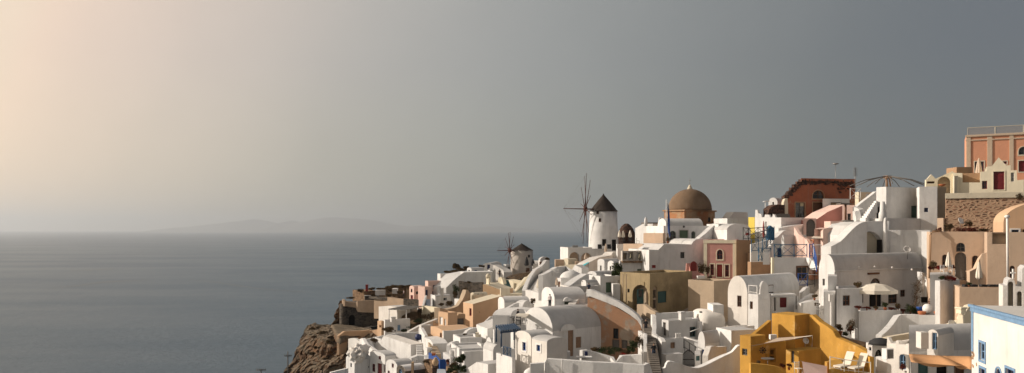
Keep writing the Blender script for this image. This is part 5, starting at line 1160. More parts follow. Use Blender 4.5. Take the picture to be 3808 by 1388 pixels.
cb = P(420, 630, 108); tag(MB().lathe(cb, [(.1, 0), (.3, .1), (.5, .3), (.46, .32), (.15, .15)], 16).build('orange_bowl', terra), 'wide orange clay bowl on the roof by the arched opening', 'bowl')
pbox('beige roof block behind the terrace parasol', 'house', 'roof_block', brownp, 535, 475, 660, 520, 127, 3, ext=2)
sw = house('stone_terrace_wall', 'tall retaining wall of mixed tan and dark stone below the cream house', 'wall', tanst, 110, 116, 450, 696, 950, l=446, rw=14, prof=None, p=0, ext=4, rmat=palec)
MB().box(pt(sw, 'R', -.1, sw.zt-.55, .003), sw.e['R']*(sw.w['R']+.3), sw.n['R']*.15, V((0, 0, .75))).build('coping', palec, sw.root)
bush('small dry tuft growing out of the tall stone wall', 1035, 735, 50, 50, 106, leafd, 160, size=.12, name='tuft', cat='plant')
T(3308, 700)
dish('white satellite dish in front of the tall stone wall', 566, 262, 56, 97, 25, whitep)
house('low_beige_block', 'small beige block at the foot of the brown tinted side block', 'house', tanl, 110, 50, 430, 238, 350, l=380, r=475, p=0)
for i, (u, v, w, h, m) in enumerate(((400, 365, 60, 50, leafr), (480, 345, 80, 60, leafd), (600, 350, 140, 40, leafr), (660, 360, 80, 50, leafr), (630, 310, 60, 50, leafd), (735, 350, 90, 30, leafd))):
    bush(('red flowering', 'dark brown', 'wide red leaved', 'hanging red leaved', 'tall dry', 'low dry')[i]+' plant on top of the large tan house wall', u, v, w, h, 95.5, m, 300, size=.11, name='plant', cat='plant')
# big tan house
tn = house('tan_courtyard_house', 'large tan courtyard house with arched grey door and two arched windows', 'house', tanl, 91, 114, 322, 348, 720, lw=5, r=778, p=.4, ext=4,
      wins=[('R', 'A', 522, 512, 613, 735, greyd), ('R', 'a', 532, 436, 604, 508, greyd), ('R', 'a', 420, 530, 462, 635, wood), ('R', 'a', 658, 538, 712, 645, wood)])
tag(MB().tube([P(318, 720, 90.2), P(325, 375, 90.4), P(345, 345, 90.5), P(400, 340, 90.5)], .13, 7).build('drain_pipe', brownp), 'thick brown drain pipe at the corner of the tan courtyard house', 'pipe')
t2 = house('tan_wing_house', 'sunlit tan wing with recessed panel and small arched window', 'house', tanl, 84, 118, 778, 352, 800, lw=5, rw=11, prof=None, p=.2, ext=4,
      wins=[('R', 'o', 820, 355, 938, 446, tang), ('R', 'a', 958, 620, 1000, 715, wood)])
t3 = house('tan_vault_house', 'orange tan vaulted house with white framed blue window at the right edge', 'house', orange, 88, 112, 908, 270, 460, lw=6, rw=10, roof='vaultR', apex=(1100, 95), ext=1, wins=[('R', 'w', 972, 332, 1030, 440, navy, whitep), ('R', 'w', 1062, 330, 1110, 440, wood)])
tag(MB().tube([P(942, 750, 82.5), P(938, 232, 82.5)], .11, 7).lathe(P(938, 240, 82.5), [(.16, 0), (.3, .2), (.1, .35)], 8).build('flue_pipe', whitep), 'long pale upright flue pipe on the sunlit tan wing', 'pipe')
wall('sunlit rounded tan buttress wall beside the second arched window', tanl, [(640, 665, 800, 84.5), (690, 640, 800, 84.5), (720, 560, 800, 84.5), (735, 525, 800, 84.4), (775, 512, 800, 84.2), (790, 515, 800, 84)], .6, 1, name='buttress_wall')
house('tan_low_wall_block', 'low tan wall block right of the grey arched door', 'wall', tanl, 86, 70, 608, 670, 760, l=598, r=690, p=0)
pa = parasol('folded white parasol beside the grey arched door', 470, 680, 172, 86.5, canvas, rad=.3)
parasol('folded white parasol standing on the tan terrace wall', 713, 785, 200, 81.5, canvas, rad=.3)
for i, (u, v, w, h, m) in enumerate(((350, 655, 70, 80, leafd), (390, 652, 70, 44, flower), (330, 650, 50, 30, leafr), (500, 640, 40, 30, leafr), (450, 740, 110, 44, leafr), (500, 740, 70, 30, flower), (420, 730, 60, 30, leaf))):
    bush(('tall pale', 'red flowering', 'low reddish', 'small red', 'wide red green', 'bright red', 'low green')[i]+' plant '+('below the first arched window' if i < 4 else 'on the tall white pillar block'), u, v, w, h, 86 if i < 4 else 80, m, 300, size=.09, name='plant', cat='plant')
for u in (432, 498): chair('white slatted chair '+('left of' if u < 450 else 'right of')+' the folded white parasol by the arched door', u, 690, 84, whitep, 10, None, 1.1)
house('white_terrace_step', 'white terrace wall with chairs before the tan courtyard house', 'terrace', white, 84, 72, 322, 685, 900, l=321, r=560, prof=('R', [(322, 690), (470, 685), (560, 738)]), ext=3)
house('pillar_block', 'tall white pillar block with sunlit left side and red flowers on top', 'house', white, 79, 48, 404, 738, 960, l=362, r=558, p=.4, ext=4)
house('tan_terrace_wall', 'sunlit tan terrace wall between the pillar block and bell gable', 'wall', tanl, 76, 112, 557, 790, 960, lw=4, rw=9.2, p=.5, ext=4)
pbox('small white light fitting on the tan terrace wall', 'lamp', 'wall_light', whitep, 742, 918, 772, 930, 75.6, .2)
for i, u in enumerate((600, 660, 735, 800, 860)):
    pbox('dark low seat cushion along the tan terrace wall', 'cushion', 'seat_cushion', dgrey, u, 770, u+45, 788, 77.5, .5)['group'] = 'cushions along the tan terrace wall'
bush('green potted plant on the tan terrace wall', 632, 788, 44, 34, 77, leaf, 160, terra, 'potted_plant', 'plant', .08)
# ================================================================ near right: vaults, terrace house, yellow house, blue trimmed house
T(3050, 1000, 2.42)
bv = house('long_vault_house', 'long white barrel vaulted house with arched fanlight over a dark door', 'house', white, 95, 60, 130, 18, 470, l=-12, r=918, roof='vaultL', apex=(64, -132), ext=3,
      wins=[('R', 'a', 453, 84, 541, 136, wood), ('R', 'd', 443, 205, 552, 350, dark), ('R', 'w', 613, 220, 694, 312, wood), ('R', 'w', 721, 190, 767, 252, wood), ('L', 'w', 22, 90, 42, 150, greyd), ('R', 'd', 372, 195, 388, 305, wood)])
MB().box(pt(bv, 'R', on(bv, 'R', 425, 48)[0], on(bv, 'R', 425, 52)[1], .005), bv.e['R']*px(145, 96), bv.n['R']*.25, V((0, 0, .22))).build('lintel_beam', wood, bv.root)
MB().box(pt(bv, 'R', -.05, bv.zt-.1, .004), bv.e['R']*(bv.w['R']+.1), bv.n['R']*.12, V((0, 0, .14))).build('eave_ledge', white, bv.root)
T(3000, 600)
for u, v in ((252, 838), (417, 842), (541, 838), (682, 843), (838, 860)):
    s = P(u, v, 96.5); tag(MB().lathe(s-V((0, 0, .15)), [(.12, 0), (.12, .14), (.06, .2)], 8).build('roof_vent', whitep), 'small round vent knob on the long barrel vault roof', 'vent', 'vent knobs on the long barrel vault')
T(3050, 1000, 2.42)
wall('shaded white wall piece closing the right end of the long vault', white, [(918, 30, 400, 96), (940, 60, 400, 96), (985, 170, 420, 95)], 1.2, 1, name='end_wall')
pbox('dark window opening below the end wall of the long vault', 'window', 'shaded_window', dark, 918, 255, 965, 305, 94.6, .3)
house('stepped_buttress', 'white stepped buttress at the corner of the long vault house', 'house', white, 91, 74, 70, 68, 220, l=62, r=152, p=0)
house('pipe_block', 'white block with pale square downpipe below the stepped buttress', 'house', white, 88.5, 72, 32, 210, 545, l=22, r=138, p=0)
tag(MB().tube([P(95, 520, 87.4), P(95, 250, 87.4)], .09, 4).cbox(P(98, 292, 87.3), .45, .3, .75).build('downpipe', whitep), 'pale square downpipe with hopper on the white pipe block', 'pipe')
house('front_block_house', 'white front block with one brown framed window beside the terrace', 'house', white, 87, 74, 145, 180, 560, l=134, r=378, p=.2, ext=3, wins=[('R', 'w', 204, 240, 268, 332, wood)])
house('flower_terrace', 'plain shaded white terrace wall topped with flower pots', 'terrace', white, 84, 77, 345, 382, 670, l=334, r=722, p=.5, ext=3)
pbox('small white box step at the foot of the terrace wall', 'step', 'box_step', white, 312, 538, 340, 630, 83.6, .8)
wall('white wall swooping up to the flower terrace', white, [(556, 600, 720, 79), (600, 565, 720, 80), (660, 500, 720, 82), (700, 440, 700, 83), (730, 414, 690, 83.4), (850, 414, 680, 83), (1089, 424, 680, 82)], .6, 2, name='swooping_wall')
wall('pale lower swoop of wall in front of the swooping wall', palec, [(600, 620, 700, 77.4), (700, 600, 700, 78), (850, 575, 690, 78.5), (950, 545, 690, 78.5), (1089, 500, 690, 78.5)], .5, 2, name='lower_wall')
op = empty('open_parasol', P(505, 350, 88.5), 'large open cream parasol shading the terrace of the long vault house', 'parasol')
b = P(505, 350, 88.5); t_ = P(503, 128, 88.5); MB().tube([b, t_], .05, 8).build('pole', tanw, op)
m = MB(); n = 8; rr = px(185, 88.5); zb = P(500, 190, 88.5).z-t_.z; ri = []
for k in range(n):
    a = 6.2832*(k+.45)/n; ri.append(t_+V((math.cos(a)*rr, math.sin(a)*rr*.8, zb)))
md = [t_.lerp(p, .5)+V((0, 0, .18)) for p in ri]; vs = [t_]+md+ri+[p-V((0, 0, .38)) for p in ri]
fs = []
for k in range(n):
    j = (k+1) % n; fs += [(0, 1+k, 1+j), (1+k, 1+n+k, 1+n+j, 1+j), (1+n+k, 1+2*n+k, 1+2*n+j, 1+n+j)]
m.add(vs, fs).build('canopy', canvas, op)
m = MB(); [m.tube([t_-V((0, 0, .08)), p-V((0, 0, .06))], .02, 4) for p in ri]; m.build('ribs', tanw, op)
for i, (u, v, w, h, m, pt_) in enumerate(((350, 372, 70, 40, leafr, terra), (420, 375, 70, 34, leafr, terra), (500, 378, 50, 44, leafd, terra), (585, 376, 70, 80, leaf, terra), (640, 380, 80, 34, leafr, terra), (705, 400, 60, 90, leafd, terra), (745, 405, 50, 44, leafr, terra))):
    bush(('low red flowers at the near end of the terrace', 'reddish flowers second along the terrace', 'dry potted plant before the dark terrace door', 'green potted shrub right of the dark terrace door', 'reddish potted plants below the terrace window', 'tall dry potted plant at the terrace end', 'small red potted plant at the terrace end')[i], u, v, w, h, 85.6, m, 300, pt_, 'potted_plant', 'plant', .08)
bush('round brown shrub on the roof of the front block', 332, 180, 80, 70, 89, leafd, 600, size=.09, name='round_shrub', cat='shrub')
for i, (u, v, w, h, m) in enumerate(((810, 412, 90, 110, leaf), (860, 412, 80, 70, leaf), (1010, 415, 60, 150, leafr), (960, 412, 80, 40, leafr))):
    bush(('tall dark green', 'low dark green', 'tall brownish red', 'low reddish')[i]+' plant on the terrace by the swooping wall', u, v, w, h, 85, m, 420, size=.09, name='plant', cat='plant')
cl = empty('climbing_plant', P(880, 410, 92), 'brown climbing plant trailing up the long vault house wall', 'plant'); m = MB(); rng = random.Random(2)
path = [(850, 330, 93.4), (870, 270, 94), (860, 230, 94.2), (885, 180, 94.4), (870, 150, 94.6), (905, 100, 95), (910, 60, 95.2)]
MB().tube([P(u, v, d-.5) for u, v, d in path], .04, 5).build('stem', wood, cl)
for (u, v, d) in spline(path, 4): leaves(m, P(u, v, d-.6), (.7, .35, .6), 26, .09, rng)
m.build('foliage', leafd, cl, merge=False)
jr = P(965, 400, 84); tag(MB().lathe(jr, [(.25, 0), (.45, .22), (.5, .48), (.44, .76), (.24, .96), (.05, 1.0)], 20).build('round_oven', whitep), 'big round white jar shaped oven on the flower terrace', 'oven')
pbox('bright blue bench beside the round white oven', 'bench', 'blue_bench', royal, 890, 345, 935, 385, 85, .6)
for u, w in ((915, 70), (1050, 50)):
    p_ = P(u, 418, 83.2); tag(MB().lathe(p_, [(px(w*.35, 83), 0), (px(w/2, 83), .3), (px(w/2, 83), .42)], 14).build('clay_pot', terra), ('wide' if w > 60 else 'round')+' terracotta pot by the round white oven', 'pot')
for i, (u, v, w, h, m) in enumerate(((180, 600, 80, 110, leafd), (275, 590, 80, 140, leafd), (270, 575, 60, 60, leafr), (230, 605, 50, 40, leaf))):
    bush(('round brown shrub in a big pot', 'tall twiggy shrub', 'reddish flowering shrub', 'low green shrub')[i]+' at the foot of the front block', u, v, w, h, 82, m, 420, terra if i == 0 else None, 'shrub', 'shrub', .09)
wall('dark rough stone kerb curving behind the yellow wall', brownst, [(130, 600, 660, 80.5), (220, 640, 680, 80), (330, 670, 700, 79), (380, 690, 740, 78)], 1.4, 1, ext=1, name='stone_kerb')
house('small_white_hut', 'tiny white hut with two black openings right of the yellow wall', 'hut', white, 71, 52, 470, 690, 800, l=424, r=600, roof='flat', p=0, wins=[('L', 'a', 440, 705, 460, 735, dark), ('R', 'a', 492, 728, 560, 790, dark)])
bd = P(545, 670, 71.5); tag(MB().lathe(bd-V((0, 0, .1)), [(1.0, 0), (.95, .25), (.6, .5), (.1, .6)], 14).build('dark_cover', dgrey), 'dark round cover lying on the tiny white hut roof', 'cover')
# crenellated small house and vault with dormer at bottom right
BH = house('battlement_house', 'small white house with notched battlement top and blue arched window', 'house', shell, 65, 46, 800, 690, 1000, l=600, rw=4, p=.3, ext=3,
      wins=[('L', 'a', 712, 770, 770, 905, sky_b), ('L', 'o', 760, 920, 780, 935, dark)])
battlement(BH, 'L', [(798, 672), (778, 674), (770, 688), (735, 688), (714, 686), (706, 645), (685, 645), (677, 684), (640, 682), (624, 640), (618, 618), (602, 615)], shell)
ac = empty('air_conditioner', P(610, 800, 65.5), 'white boxed air conditioner on the battlement house', 'air conditioner')
c_ = P(608, 808, 65.2); MB().cbox(c_, .8, .5, .85, .4).build('casing', whitep, ac); MB().cbox(c_+V((.08, -.17, .08)), .55, .25, .68, .4).build('grille', greyd, ac)
bush('red plant in a trough below the blue arched window', 740, 915, 60, 70, 63.5, leafr, 220, size=.07, name='plant', cat='plant')
T(3308, 950)
house('vault_roof_house', 'grey white vaulted house with tan shade cloths over its doors', 'house', white, 64, 78, 155, 770, 1000, l=154, rw=12.5, roof='vaultL', apex=1.9, ext=3, wins=[('R', 'd', 228, 855, 312, 1000, teal), ('R', 'd', 375, 868, 460, 1000, dark), ('R', 'd', 520, 890, 600, 1000, wood)])
house('dormer_tower', 'sunlit white dormer with pale blue door on the vaulted roof', 'dormer', shell, 62.6, 40, 388, 640, 755, l=300, rw=3, roof='vaultL', apex=(352, 592), ext=.6, wins=[('L', 'w', 340, 618, 378, 750, sky_b)], reg=False)
pbox('sunlit white box beside the dormer on the vaulted roof', 'box', 'roof_box', shell, 252, 615, 312, 745, 62.2, .8)
pbox('dark small roof vent on the lower swoop of wall', 'vent', 'roof_vent', dgrey, 175, 682, 198, 702, 74, .4)
for nm, q, lb in (('a', [(155, 785, 62), (420, 800, 61), (590, 885, 57.5), (172, 850, 58)], 'tan shade cloth stretched over the teal door'), ('b', [(425, 800, 61), (655, 805, 60), (655, 910, 57), (520, 870, 58.5)], 'second tan shade cloth sagging towards the blue trimmed house')):
    rt = empty('shade_cloth', P(*q[0]), lb, 'shade cloth'); pp = [P(*x) for x in q]
    m = MB(); n = 8; vs = []
    for i in range(n+1):
        for j in range(n+1):
            s, t = i/n, j/n; p = pp[0].lerp(pp[1], s).lerp(pp[3].lerp(pp[2], s), t); vs.append(p-V((0, 0, .5*math.sin(math.pi*s)*math.sin(math.pi*t))))
    m.add(vs, [(i*(n+1)+j, i*(n+1)+j+1, (i+1)*(n+1)+j+1, (i+1)*(n+1)+j) for i in range(n) for j in range(n)], True)
    o = m.build('cloth', orcan, rt); sd = o.modifiers.new('t', 'SOLIDIFY'); sd.thickness = .03
    MB().tube([pp[3], pp[3]-V((0, 0, 4))], .05, 6).build('post', metalg, rt)
dish('round white satellite dish behind the vaulted roof', 498, 552, 76, 70.5, 15)
pc = P(570, 590, 70); lt = empty('lantern_pillar', pc, 'tapering cream lantern pillar behind the vaulted roof', 'chimney')
MB().lathe(pc-V((0, 0, 1)), [(.42, 0), (.4, 1.2), (.27, px(120, 70)+1), (.29, px(125, 70)+1)], 4, False).build('shaft', cream, lt); MB().cbox(pc+V((0, 0, px(125, 70))), .55, .55, .45, .3).cbox(pc+V((0, 0, px(165, 70))), .7, .7, .14, .3).build('lantern_head', cream, lt)
wall('sunlit cream wall swooping up to the lantern pillar', cream, [(370, 590, 680, 72.5), (430, 560, 680, 72.5), (500, 520, 680, 72), (560, 515, 680, 71.5), (600, 470, 680, 72), (640, 400, 680, 73), (660, 390, 680, 73)], .5, 2, name='swooping_wall')
# bell gable
bg = house('bell_gable', 'sunlit white bell gable with three arched openings and a small cross', 'bell gable', shell, 57, 116, 903, 330, 470, lw=2.5, rw=6, prof=('R', [(903, 242), (936, 242), (945, 200), (970, 183), (995, 200), (1005, 245), (1055, 250), (1058, 110), (1080, 85), (1130, 85), (1200, 200)]), ext=4,
      wins=[('R', 'O', 945, 210, 988, 446, palec), ('R', 'O', 1018, 288, 1056, 456, palec)])
cx = P(985, 190, 57.5); MB().cbox(cx, .1, .1, .75).cbox(cx+V((0, 0, .42)), .36, .09, .1).build('cross', whitep, bg.root)
# blue trimmed house
bh = house('blue_trim_house', 'near white house with broad light blue cornice and corner band', 'house', shell, 46.3, 101.5, 1108, 512, 1150, l=655, rw=9, p=0, ext=3, rmat=greyw,
      wins=[('L', 'w', 720, 700, 762, 838, sky_b, sky_b), ('L', 'w', 722, 905, 765, 1040, navy, sky_b), ('L', 'a', 850, 905, 890, 1050, navy, sky_b), ('L', 'w', 930, 910, 995, 1060, navy, sky_b)])
H = bh; m = MB(); wl = H.w['L']
m.box(pt(H, 'L', -.1, H.zt-.42, .003), H.e['L']*(wl+.1), H.n['L']*.10, V((0, 0, .32))).box(pt(H, 'L', -.1, H.zt-.097, .003), H.e['L']*(wl+.2), H.n['L']*.22, V((0, 0, .16)))
m.box(pt(H, 'L', wl-.35, H.zt-3.2, .003), H.e['L']*.35, H.n['L']*.04, V((0, 0, 2.77))); m.build('blue_trim', sky_b, H.root)
rng = random.Random(5); m = MB()
for k in range(26):
    z_ = H.zt-rng.uniform(3.2, 8); s_ = wl-abs(rng.gauss(0, .3))-.05; m.prism([pt(H, 'L', s_+.22*rng.uniform(.4, 1)*math.cos(a), z_+.2*rng.uniform(.4, 1)*math.sin(a), .002) for a in (0, 1, 2, 3, 4, 5)], H.n['L']*.006)
m.build('flaking_patch', brownp, H.root)
MB().tube([pt(H, 'L', wl*.36, H.zt-8, .06), pt(H, 'L', wl*.36, H.zt-4.3, .06)], .04, 6).build('drain', whitep, H.root)
# ---- white vaulted house left of the yellow one
T(2750, 950)
wv = house('west_vault_house', 'white vaulted house with tall rounded sunlit gable and dark windows', 'house', shell, 99, 40, 62, 308, 560, l=-93, r=478, roof='vaultL', apex=(8, 164), ext=4, rmat=white,
      wins=[('L', 'w', -18, 322, 16, 410, wood), ('R', 'w', 235, 235, 274, 306, wood)])
house('vault_tower', 'rounded white tower bay with small window on the vaulted house', 'house', white, 97, 40, 150, 312, 600, l=68, r=246, roof='flat', p=0, ext=3, wins=[('L', 'w', 83, 368, 106, 428, wood)])
house('tower_hood', 'curled white hood on top of the rounded tower bay', 'house', white, 97.3, 66, 166, 300, 318, l=152, r=228, roof='vaultR', apex=(198, 205), ext=.5, reg=False)
railing('white roof railing beside the curled hood', whitep, [(74, 300, 98.5), (140, 306, 97.6)], .95, 2.4, xs=None)
house('porch_house', 'shaded white porch house with dark red door behind the yellow tower', 'house', white, 101, 80, 250, 330, 460, lw=3, r=470, p=0, wins=[('R', 'd', 322, 336, 376, 416, maroon), ('R', 'o', 276, 338, 290, 445, dark)])
pr = empty('flat_porch', P(360, 330, 97), 'thin white flat porch roof above the dark red door', 'porch roof')
MB().box(P(262, 322, 98), V((px(208, 98), .8, 0)), V((0, 2.2, 0)), V((0, 0, .16))).build('roof_slab', white, pr); MB().tube([P(452, 322, 98.5), P(452, 430, 98.5)], .07, 6).build('post', greyd, pr)
T(2300, 950)
pbox('white square lump of wall beside the sunlit lumpy dome', 'wall', 'wall_lump', white, 755, 395, 840, 520, 101, 3, ext=1)
# lumpy oven dome
m = MB(); bm = bmesh.new(); bmesh.ops.create_icosphere(bm, subdivisions=4, radius=1); cR = P(715, 520, 103); vs = []
for v in bm.verts:
    x, y, z = [math.copysign(abs(k)**.6, k) for k in v.co]; k = 1+.05*noise.noise(v.co*2)
    vs.append(cR+V((x*px(112, 103)*k, y*3.2, z*px(88, 103)*k*(1-.12*x))))
m.add(vs, [[q.index for q in f.verts] for f in bm.faces], True); bm.free()
tag(m.build('lumpy_dome', shell), 'sunlit lumpy white roof mound between the tan block and vaulted house', 'roof mound')
pbox('dark drain hole fitting on the lumpy white roof mound', 'vent', 'drain_hole', dark, 650, 448, 668, 458, 99.2, .3)
wall('white curved wall running behind the little lane houses', white, [(298, 455, 600, 100), (345, 462, 600, 100.5), (480, 455, 600, 101), (600, 450, 600, 101.5)], .5, 1, name='back_wall')
wall('tall white wall bordering the stepped lane', white, [(290, 470, 640, 97), (300, 480, 700, 95), (305, 560, 720, 93), (300, 620, 760, 90), (330, 660, 780, 88), (345, 690, 800, 87)], .5, 1, name='lane_wall')
la = house('lane_house', 'white lane house with teal door and small twin chimney top', 'house', white, 97, 62, 400, 520, 680, l=345, r=640, p=.5, ext=3, wins=[('R', 'w', 568, 570, 618, 650, teal), ('L', 'd', 356, 535, 378, 640, greyd)])
chimney(la, 505, 448, 520, 38, 98)
house('lane_rounded_house', 'white rounded wall end at the corner of the lane house', 'house', white, 98.5, 60, 640, 530, 620, l=628, r=668, p=0)
lb = house('lane_front_house', 'white flat front house with beige window and three white posts', 'house', white, 90, 72, 375, 665, 800, l=350, r=522, p=.3, ext=3, wins=[('R', 's', 415, 694, 450, 742, tanw)])
for k, u in enumerate((462, 477, 494)): pbox('slim white post on the roof of the flat front house', 'post', 'roof_post', whitep, u-5, 622, u+5, 680, 90.6, .25)['group'] = 'white posts on the flat front house'
house('gate_wall', 'low white wall left of the black iron gate', 'wall', white, 84, 66, 378, 792, 920, l=342, r=515, p=0, ext=3)
gt = empty('iron_gate', P(560, 890, 83.5), 'black iron gate with rounded top between white walls', 'gate')
m = MB(); f = MB(); g0 = P(514, 890, 83.5); W_ = px(90, 83.5); hh = px(100, 83.5)
for k in range(13):
    t = k/12; m.tube([g0+V((W_*t, 0, 0)), g0+V((W_*t, 0, hh+.45*math.sin(math.pi*t)))], .03, 5)
f.tube([g0+V((W_*k/12, 0, hh+.45*math.sin(math.pi*k/12))) for k in range(13)], .045, 5).tube([g0+V((0, 0, .2)), g0+V((W_, 0, .2))], .04, 5).tube([g0+V((0, 0, hh*.6)), g0+V((W_, 0, hh*.6))], .04, 5)
m.build('bars', black, gt); f.build('frame', black, gt)
house('gate_pillar', 'white square pillar right of the black iron gate with dark panel', 'pillar', white, 83, 75, 608, 795, 920, l=602, r=655, p=0, wins=[('R', 's', 618, 762+40, 648, 840, teal)])
railing('black stair handrail climbing behind the iron gate', black, [(522, 740, 89), (612, 800, 86)], 1.0, 1.6, xs=None)
wall('shaded white stair wall behind the iron gate', white, [(522, 650, 800, 91), (632, 680, 800, 90)], .4, 1, name='stair_wall')
tag(MB().tube([P(520, 652, 90.5), P(640, 690, 88)], .05, 5).tube([P(570, 610, 94), P(650, 580, 94)], .05, 5).build('white_pipe', whitep), 'thin white pipes crossing in front of the lane house', 'pipe')
lc = house('lane_vault_house', 'white vaulted lane house with slim blue door in its lit gable', 'house', white, 86, 40, 690, 710, 900, l=632, r=808, roof='vaultL', apex=(655, 606), ext=3, wins=[('L', 'd', 664, 752, 683, 820, royal)])
ld = house('blue_door_tower', 'sunlit white square tower with tall narrow blue door', 'house', shell, 89, 52, 866, 582, 740, l=804, r=1085, p=.3, ext=4, rmat=white, wins=[('L', 'd', 818, 614, 843, 728, navy)])
tk = P(955, 578, 93); tag(MB().tube([tk-V((.55, 0, 0)), tk+V((.55, 0, 0))], .3, 12).build('water_tank', metalg), 'small grey water tank on the blue door tower roof', 'tank')
wall('sunlit white stepped wall in front of the blue door tower', shell, [(715, 800, 900, 81), (740, 728, 900, 82), (770, 724, 900, 82.5), (800, 730, 880, 83), (862, 728, 880, 84)], .6, 1, name='stepped_wall')
house('purple_door_block', 'low white block with dark blue doorway behind the stepped wall', 'house', white, 82, 45, 712, 800, 900, l=682, r=760, p=0, wins=[('L', 'd', 684, 800, 710, 868, navy)])
wall('big white foreground wall dipping in a long curve beside the yellow house', white, [(350, 905, 1000, 76), (375, 895, 1000, 76), (392, 850, 1000, 76), (450, 852, 1000, 76), (600, 898, 1000, 76.5), (670, 888, 1000, 77), (760, 845, 1000, 77.5), (850, 800, 1000, 78), (910, 770, 1000, 78), (950, 725, 1000, 78), (975, 718, 1000, 78)], .7, 2, name='boundary_wall')
house('grey_white_house', 'shaded grey white side wall below the rounded tower bay', 'house', white, 86, 72, 900, 600, 760, lw=3, r=1100, p=0)
# ---- yellow house
T(2750, 950)
yt = house('yellow_tower', 'ochre yellow tower block at the top of the yellow house', 'house', yellow, 81, 44, 442, 480, 760, l=258, r=566, p=0, ext=3)
yl = house('yellow_cube', 'ochre yellow cube room with small window on the yellow house', 'house', yellow, 75, 50, 90, 648, 960, l=4, r=208, p=0, ext=3, wins=[('L', 'w', 20, 745, 62, 797, greyd)])
yb = house('yellow_courtyard_wall', 'shaded ochre yellow courtyard front with round grille', 'house', yellow, 79, 76, 208, 690, 900, lw=3, r=372, p=0, ext=3, wins=[('R', 'd', 240, 740, 288, 850, yellow)])
gr = P(184, 757, 75.2); g_ = MB(); [g_.tube([gr+V((math.cos(a)*.36, -.05, math.sin(a)*.36)), gr-V((math.cos(a)*.36, .05, math.sin(a)*.36))], .035, 5) for a in (0, .79, 1.57, 2.36)]; g_.tube([gr+V((math.cos(a*.785)*.27, -.05, math.sin(a*.785)*.27)) for a in range(9)], .035, 5).build('round_grille', black, yl.root)
ys = house('yellow_small_room', 'ochre yellow small room with slim window in the courtyard', 'house', yellow, 73, 48, 473, 765, 960, l=370, r=650, p=0, ext=3, wins=[('L', 'w', 412, 762, 436, 856, greyd)])
wall('ochre yellow slanting wall left of the yellow tower', yellow, [(118, 632, 760, 79.5), (190, 572, 740, 81), (255, 518, 720, 82.5)], .4, 1, name='yellow_wall')
wall('large sunlit ochre yellow wall sweeping down to the sun terrace', yellow, [(558, 475, 960, 82), (575, 472, 960, 81.8), (605, 498, 960, 81.2), (640, 530, 960, 80.6), (700, 566, 960, 79.6), (745, 602, 960, 78.8), (775, 655, 960, 78.4), (850, 688, 960, 77), (930, 722, 960, 75.6), (1000, 762, 960, 74.4), (1045, 790, 960, 73.6), (1066, 815, 960, 73.2)], .6, 1, name='yellow_wall')
bl_ = P(600, 640, 79.8)
wall('ochre yellow front parapet of the courtyard with rounded end', yellow, [(90, 862, 1000, 69.5), (160, 868, 1000, 69.5), (260, 880, 1000, 69.5), (330, 895, 1000, 69.5), (366, 915, 1000, 69.5), (376, 945, 1000, 69.5)], .5, 2, name='yellow_parapet')
bal = house('sun_terrace', 'ochre yellow sun terrace holding two white loungers', 'terrace', yellow, 66, 74, 712, 908, 1000, l=700, r=1062, p=0, ext=3)
wall('ochre yellow end post wall of the sun terrace', yellow, [(1040, 812, 1000, 66.5), (1072, 812, 1000, 66.5)], 1.6, 1, name='yellow_post')
wall('low ochre yellow wall behind the white loungers', yellow, [(700, 850, 940, 70.5), (780, 836, 940, 71), (868, 820, 940, 71.5)], .3, 1, name='yellow_low_wall')
railing('pale metal railing along the front of the sun terrace', canvas, [(722, 905, 65.8), (835, 928, 65.4), (950, 940, 65.2), (1045, 952, 65)], 1.0, 2.4, xs=None, bar=.035)
for i, (u, v) in enumerate(((850, 905), (960, 918))):
    b = P(u, v, 67.2+i*-.3); rt = empty('sun_lounger', b, ('white sun lounger nearer the yellow corner wall', 'white sun lounger nearer the yellow end post')[i], 'sun lounger')
    e1 = V((-.82, -.57, 0)); e2 = V((.57, -.82, 0))
    m = MB().box(b+V((0, 0, .28))-e2*.35, e1*1.35, e2*.7, V((0, 0, .12))); m.build('seat_cushion', canvas, rt)
    MB().box(b+V((0, 0, .30))-e2*.35, -e1*.62+V((0, 0, 1.05)), e2*.7, V((.08, .05, .07))).build('back_cushion', canvas, rt)
    for s in (-.3, .3):
        for t in (0, 1.2): p_ = b+e2*s+e1*t; MB().tube([p_, p_+V((0, 0, .29))], .03, 5).build('leg', whitep, rt)
pbox('small dark side table behind the white loungers', 'table', 'side_table', dgrey, 832, 845, 862, 870, 69.5, .5)
dish('white satellite dish on the yellow tower wall', 527, 682, 52, 76.5, 15, whitep)
tag(MB().tube([P(500, 742, 75.6), P(578, 742, 75.6), P(580, 640, 76), P(440, 660, 75)], .04, 5).build('cable_pipe', canvas), 'pale thin pipe on the yellow tower by the dish', 'pipe')
sc = empty('shade_sail', P(300, 690, 74), 'pale cream shade sail stretched over the yellow courtyard', 'shade sail')
q = [P(195, 705, 73), P(300, 662, 77), P(575, 645, 77), P(450, 668, 74.5)]; MB().hull8(q, [p+V((0, 0, .05)) for p in q]).build('cloth', beige, sc)
MB().tube([q[3], q[2]], .03, 5).tube([q[0], P(95, 722, 74.4)], .02, 4).build('rope', ropem, sc)
s2 = empty('shade_sail', P(600, 920, 69), 'large mauve shade sail in front of the yellow small room', 'shade sail')
q = [P(500, 850, 70), P(698, 888, 69), P(700, 960, 65), P(515, 960, 65)]; MB().hull8(q, [p+V((0, 0, .05)) for p in q]).build('cloth', mauve, s2)
MB().tube([q[0], P(488, 838, 71.5)], .02, 4).build('rope', ropem, s2)
pbox('white window air conditioner on the yellow courtyard wall', 'air conditioner', 'air_conditioner', whitep, 248, 634, 298, 672, 78.4, .5)
chair('cream slatted chair under the mauve shade sail', 470, 948, 69, canvas, 15, None, 1.15)
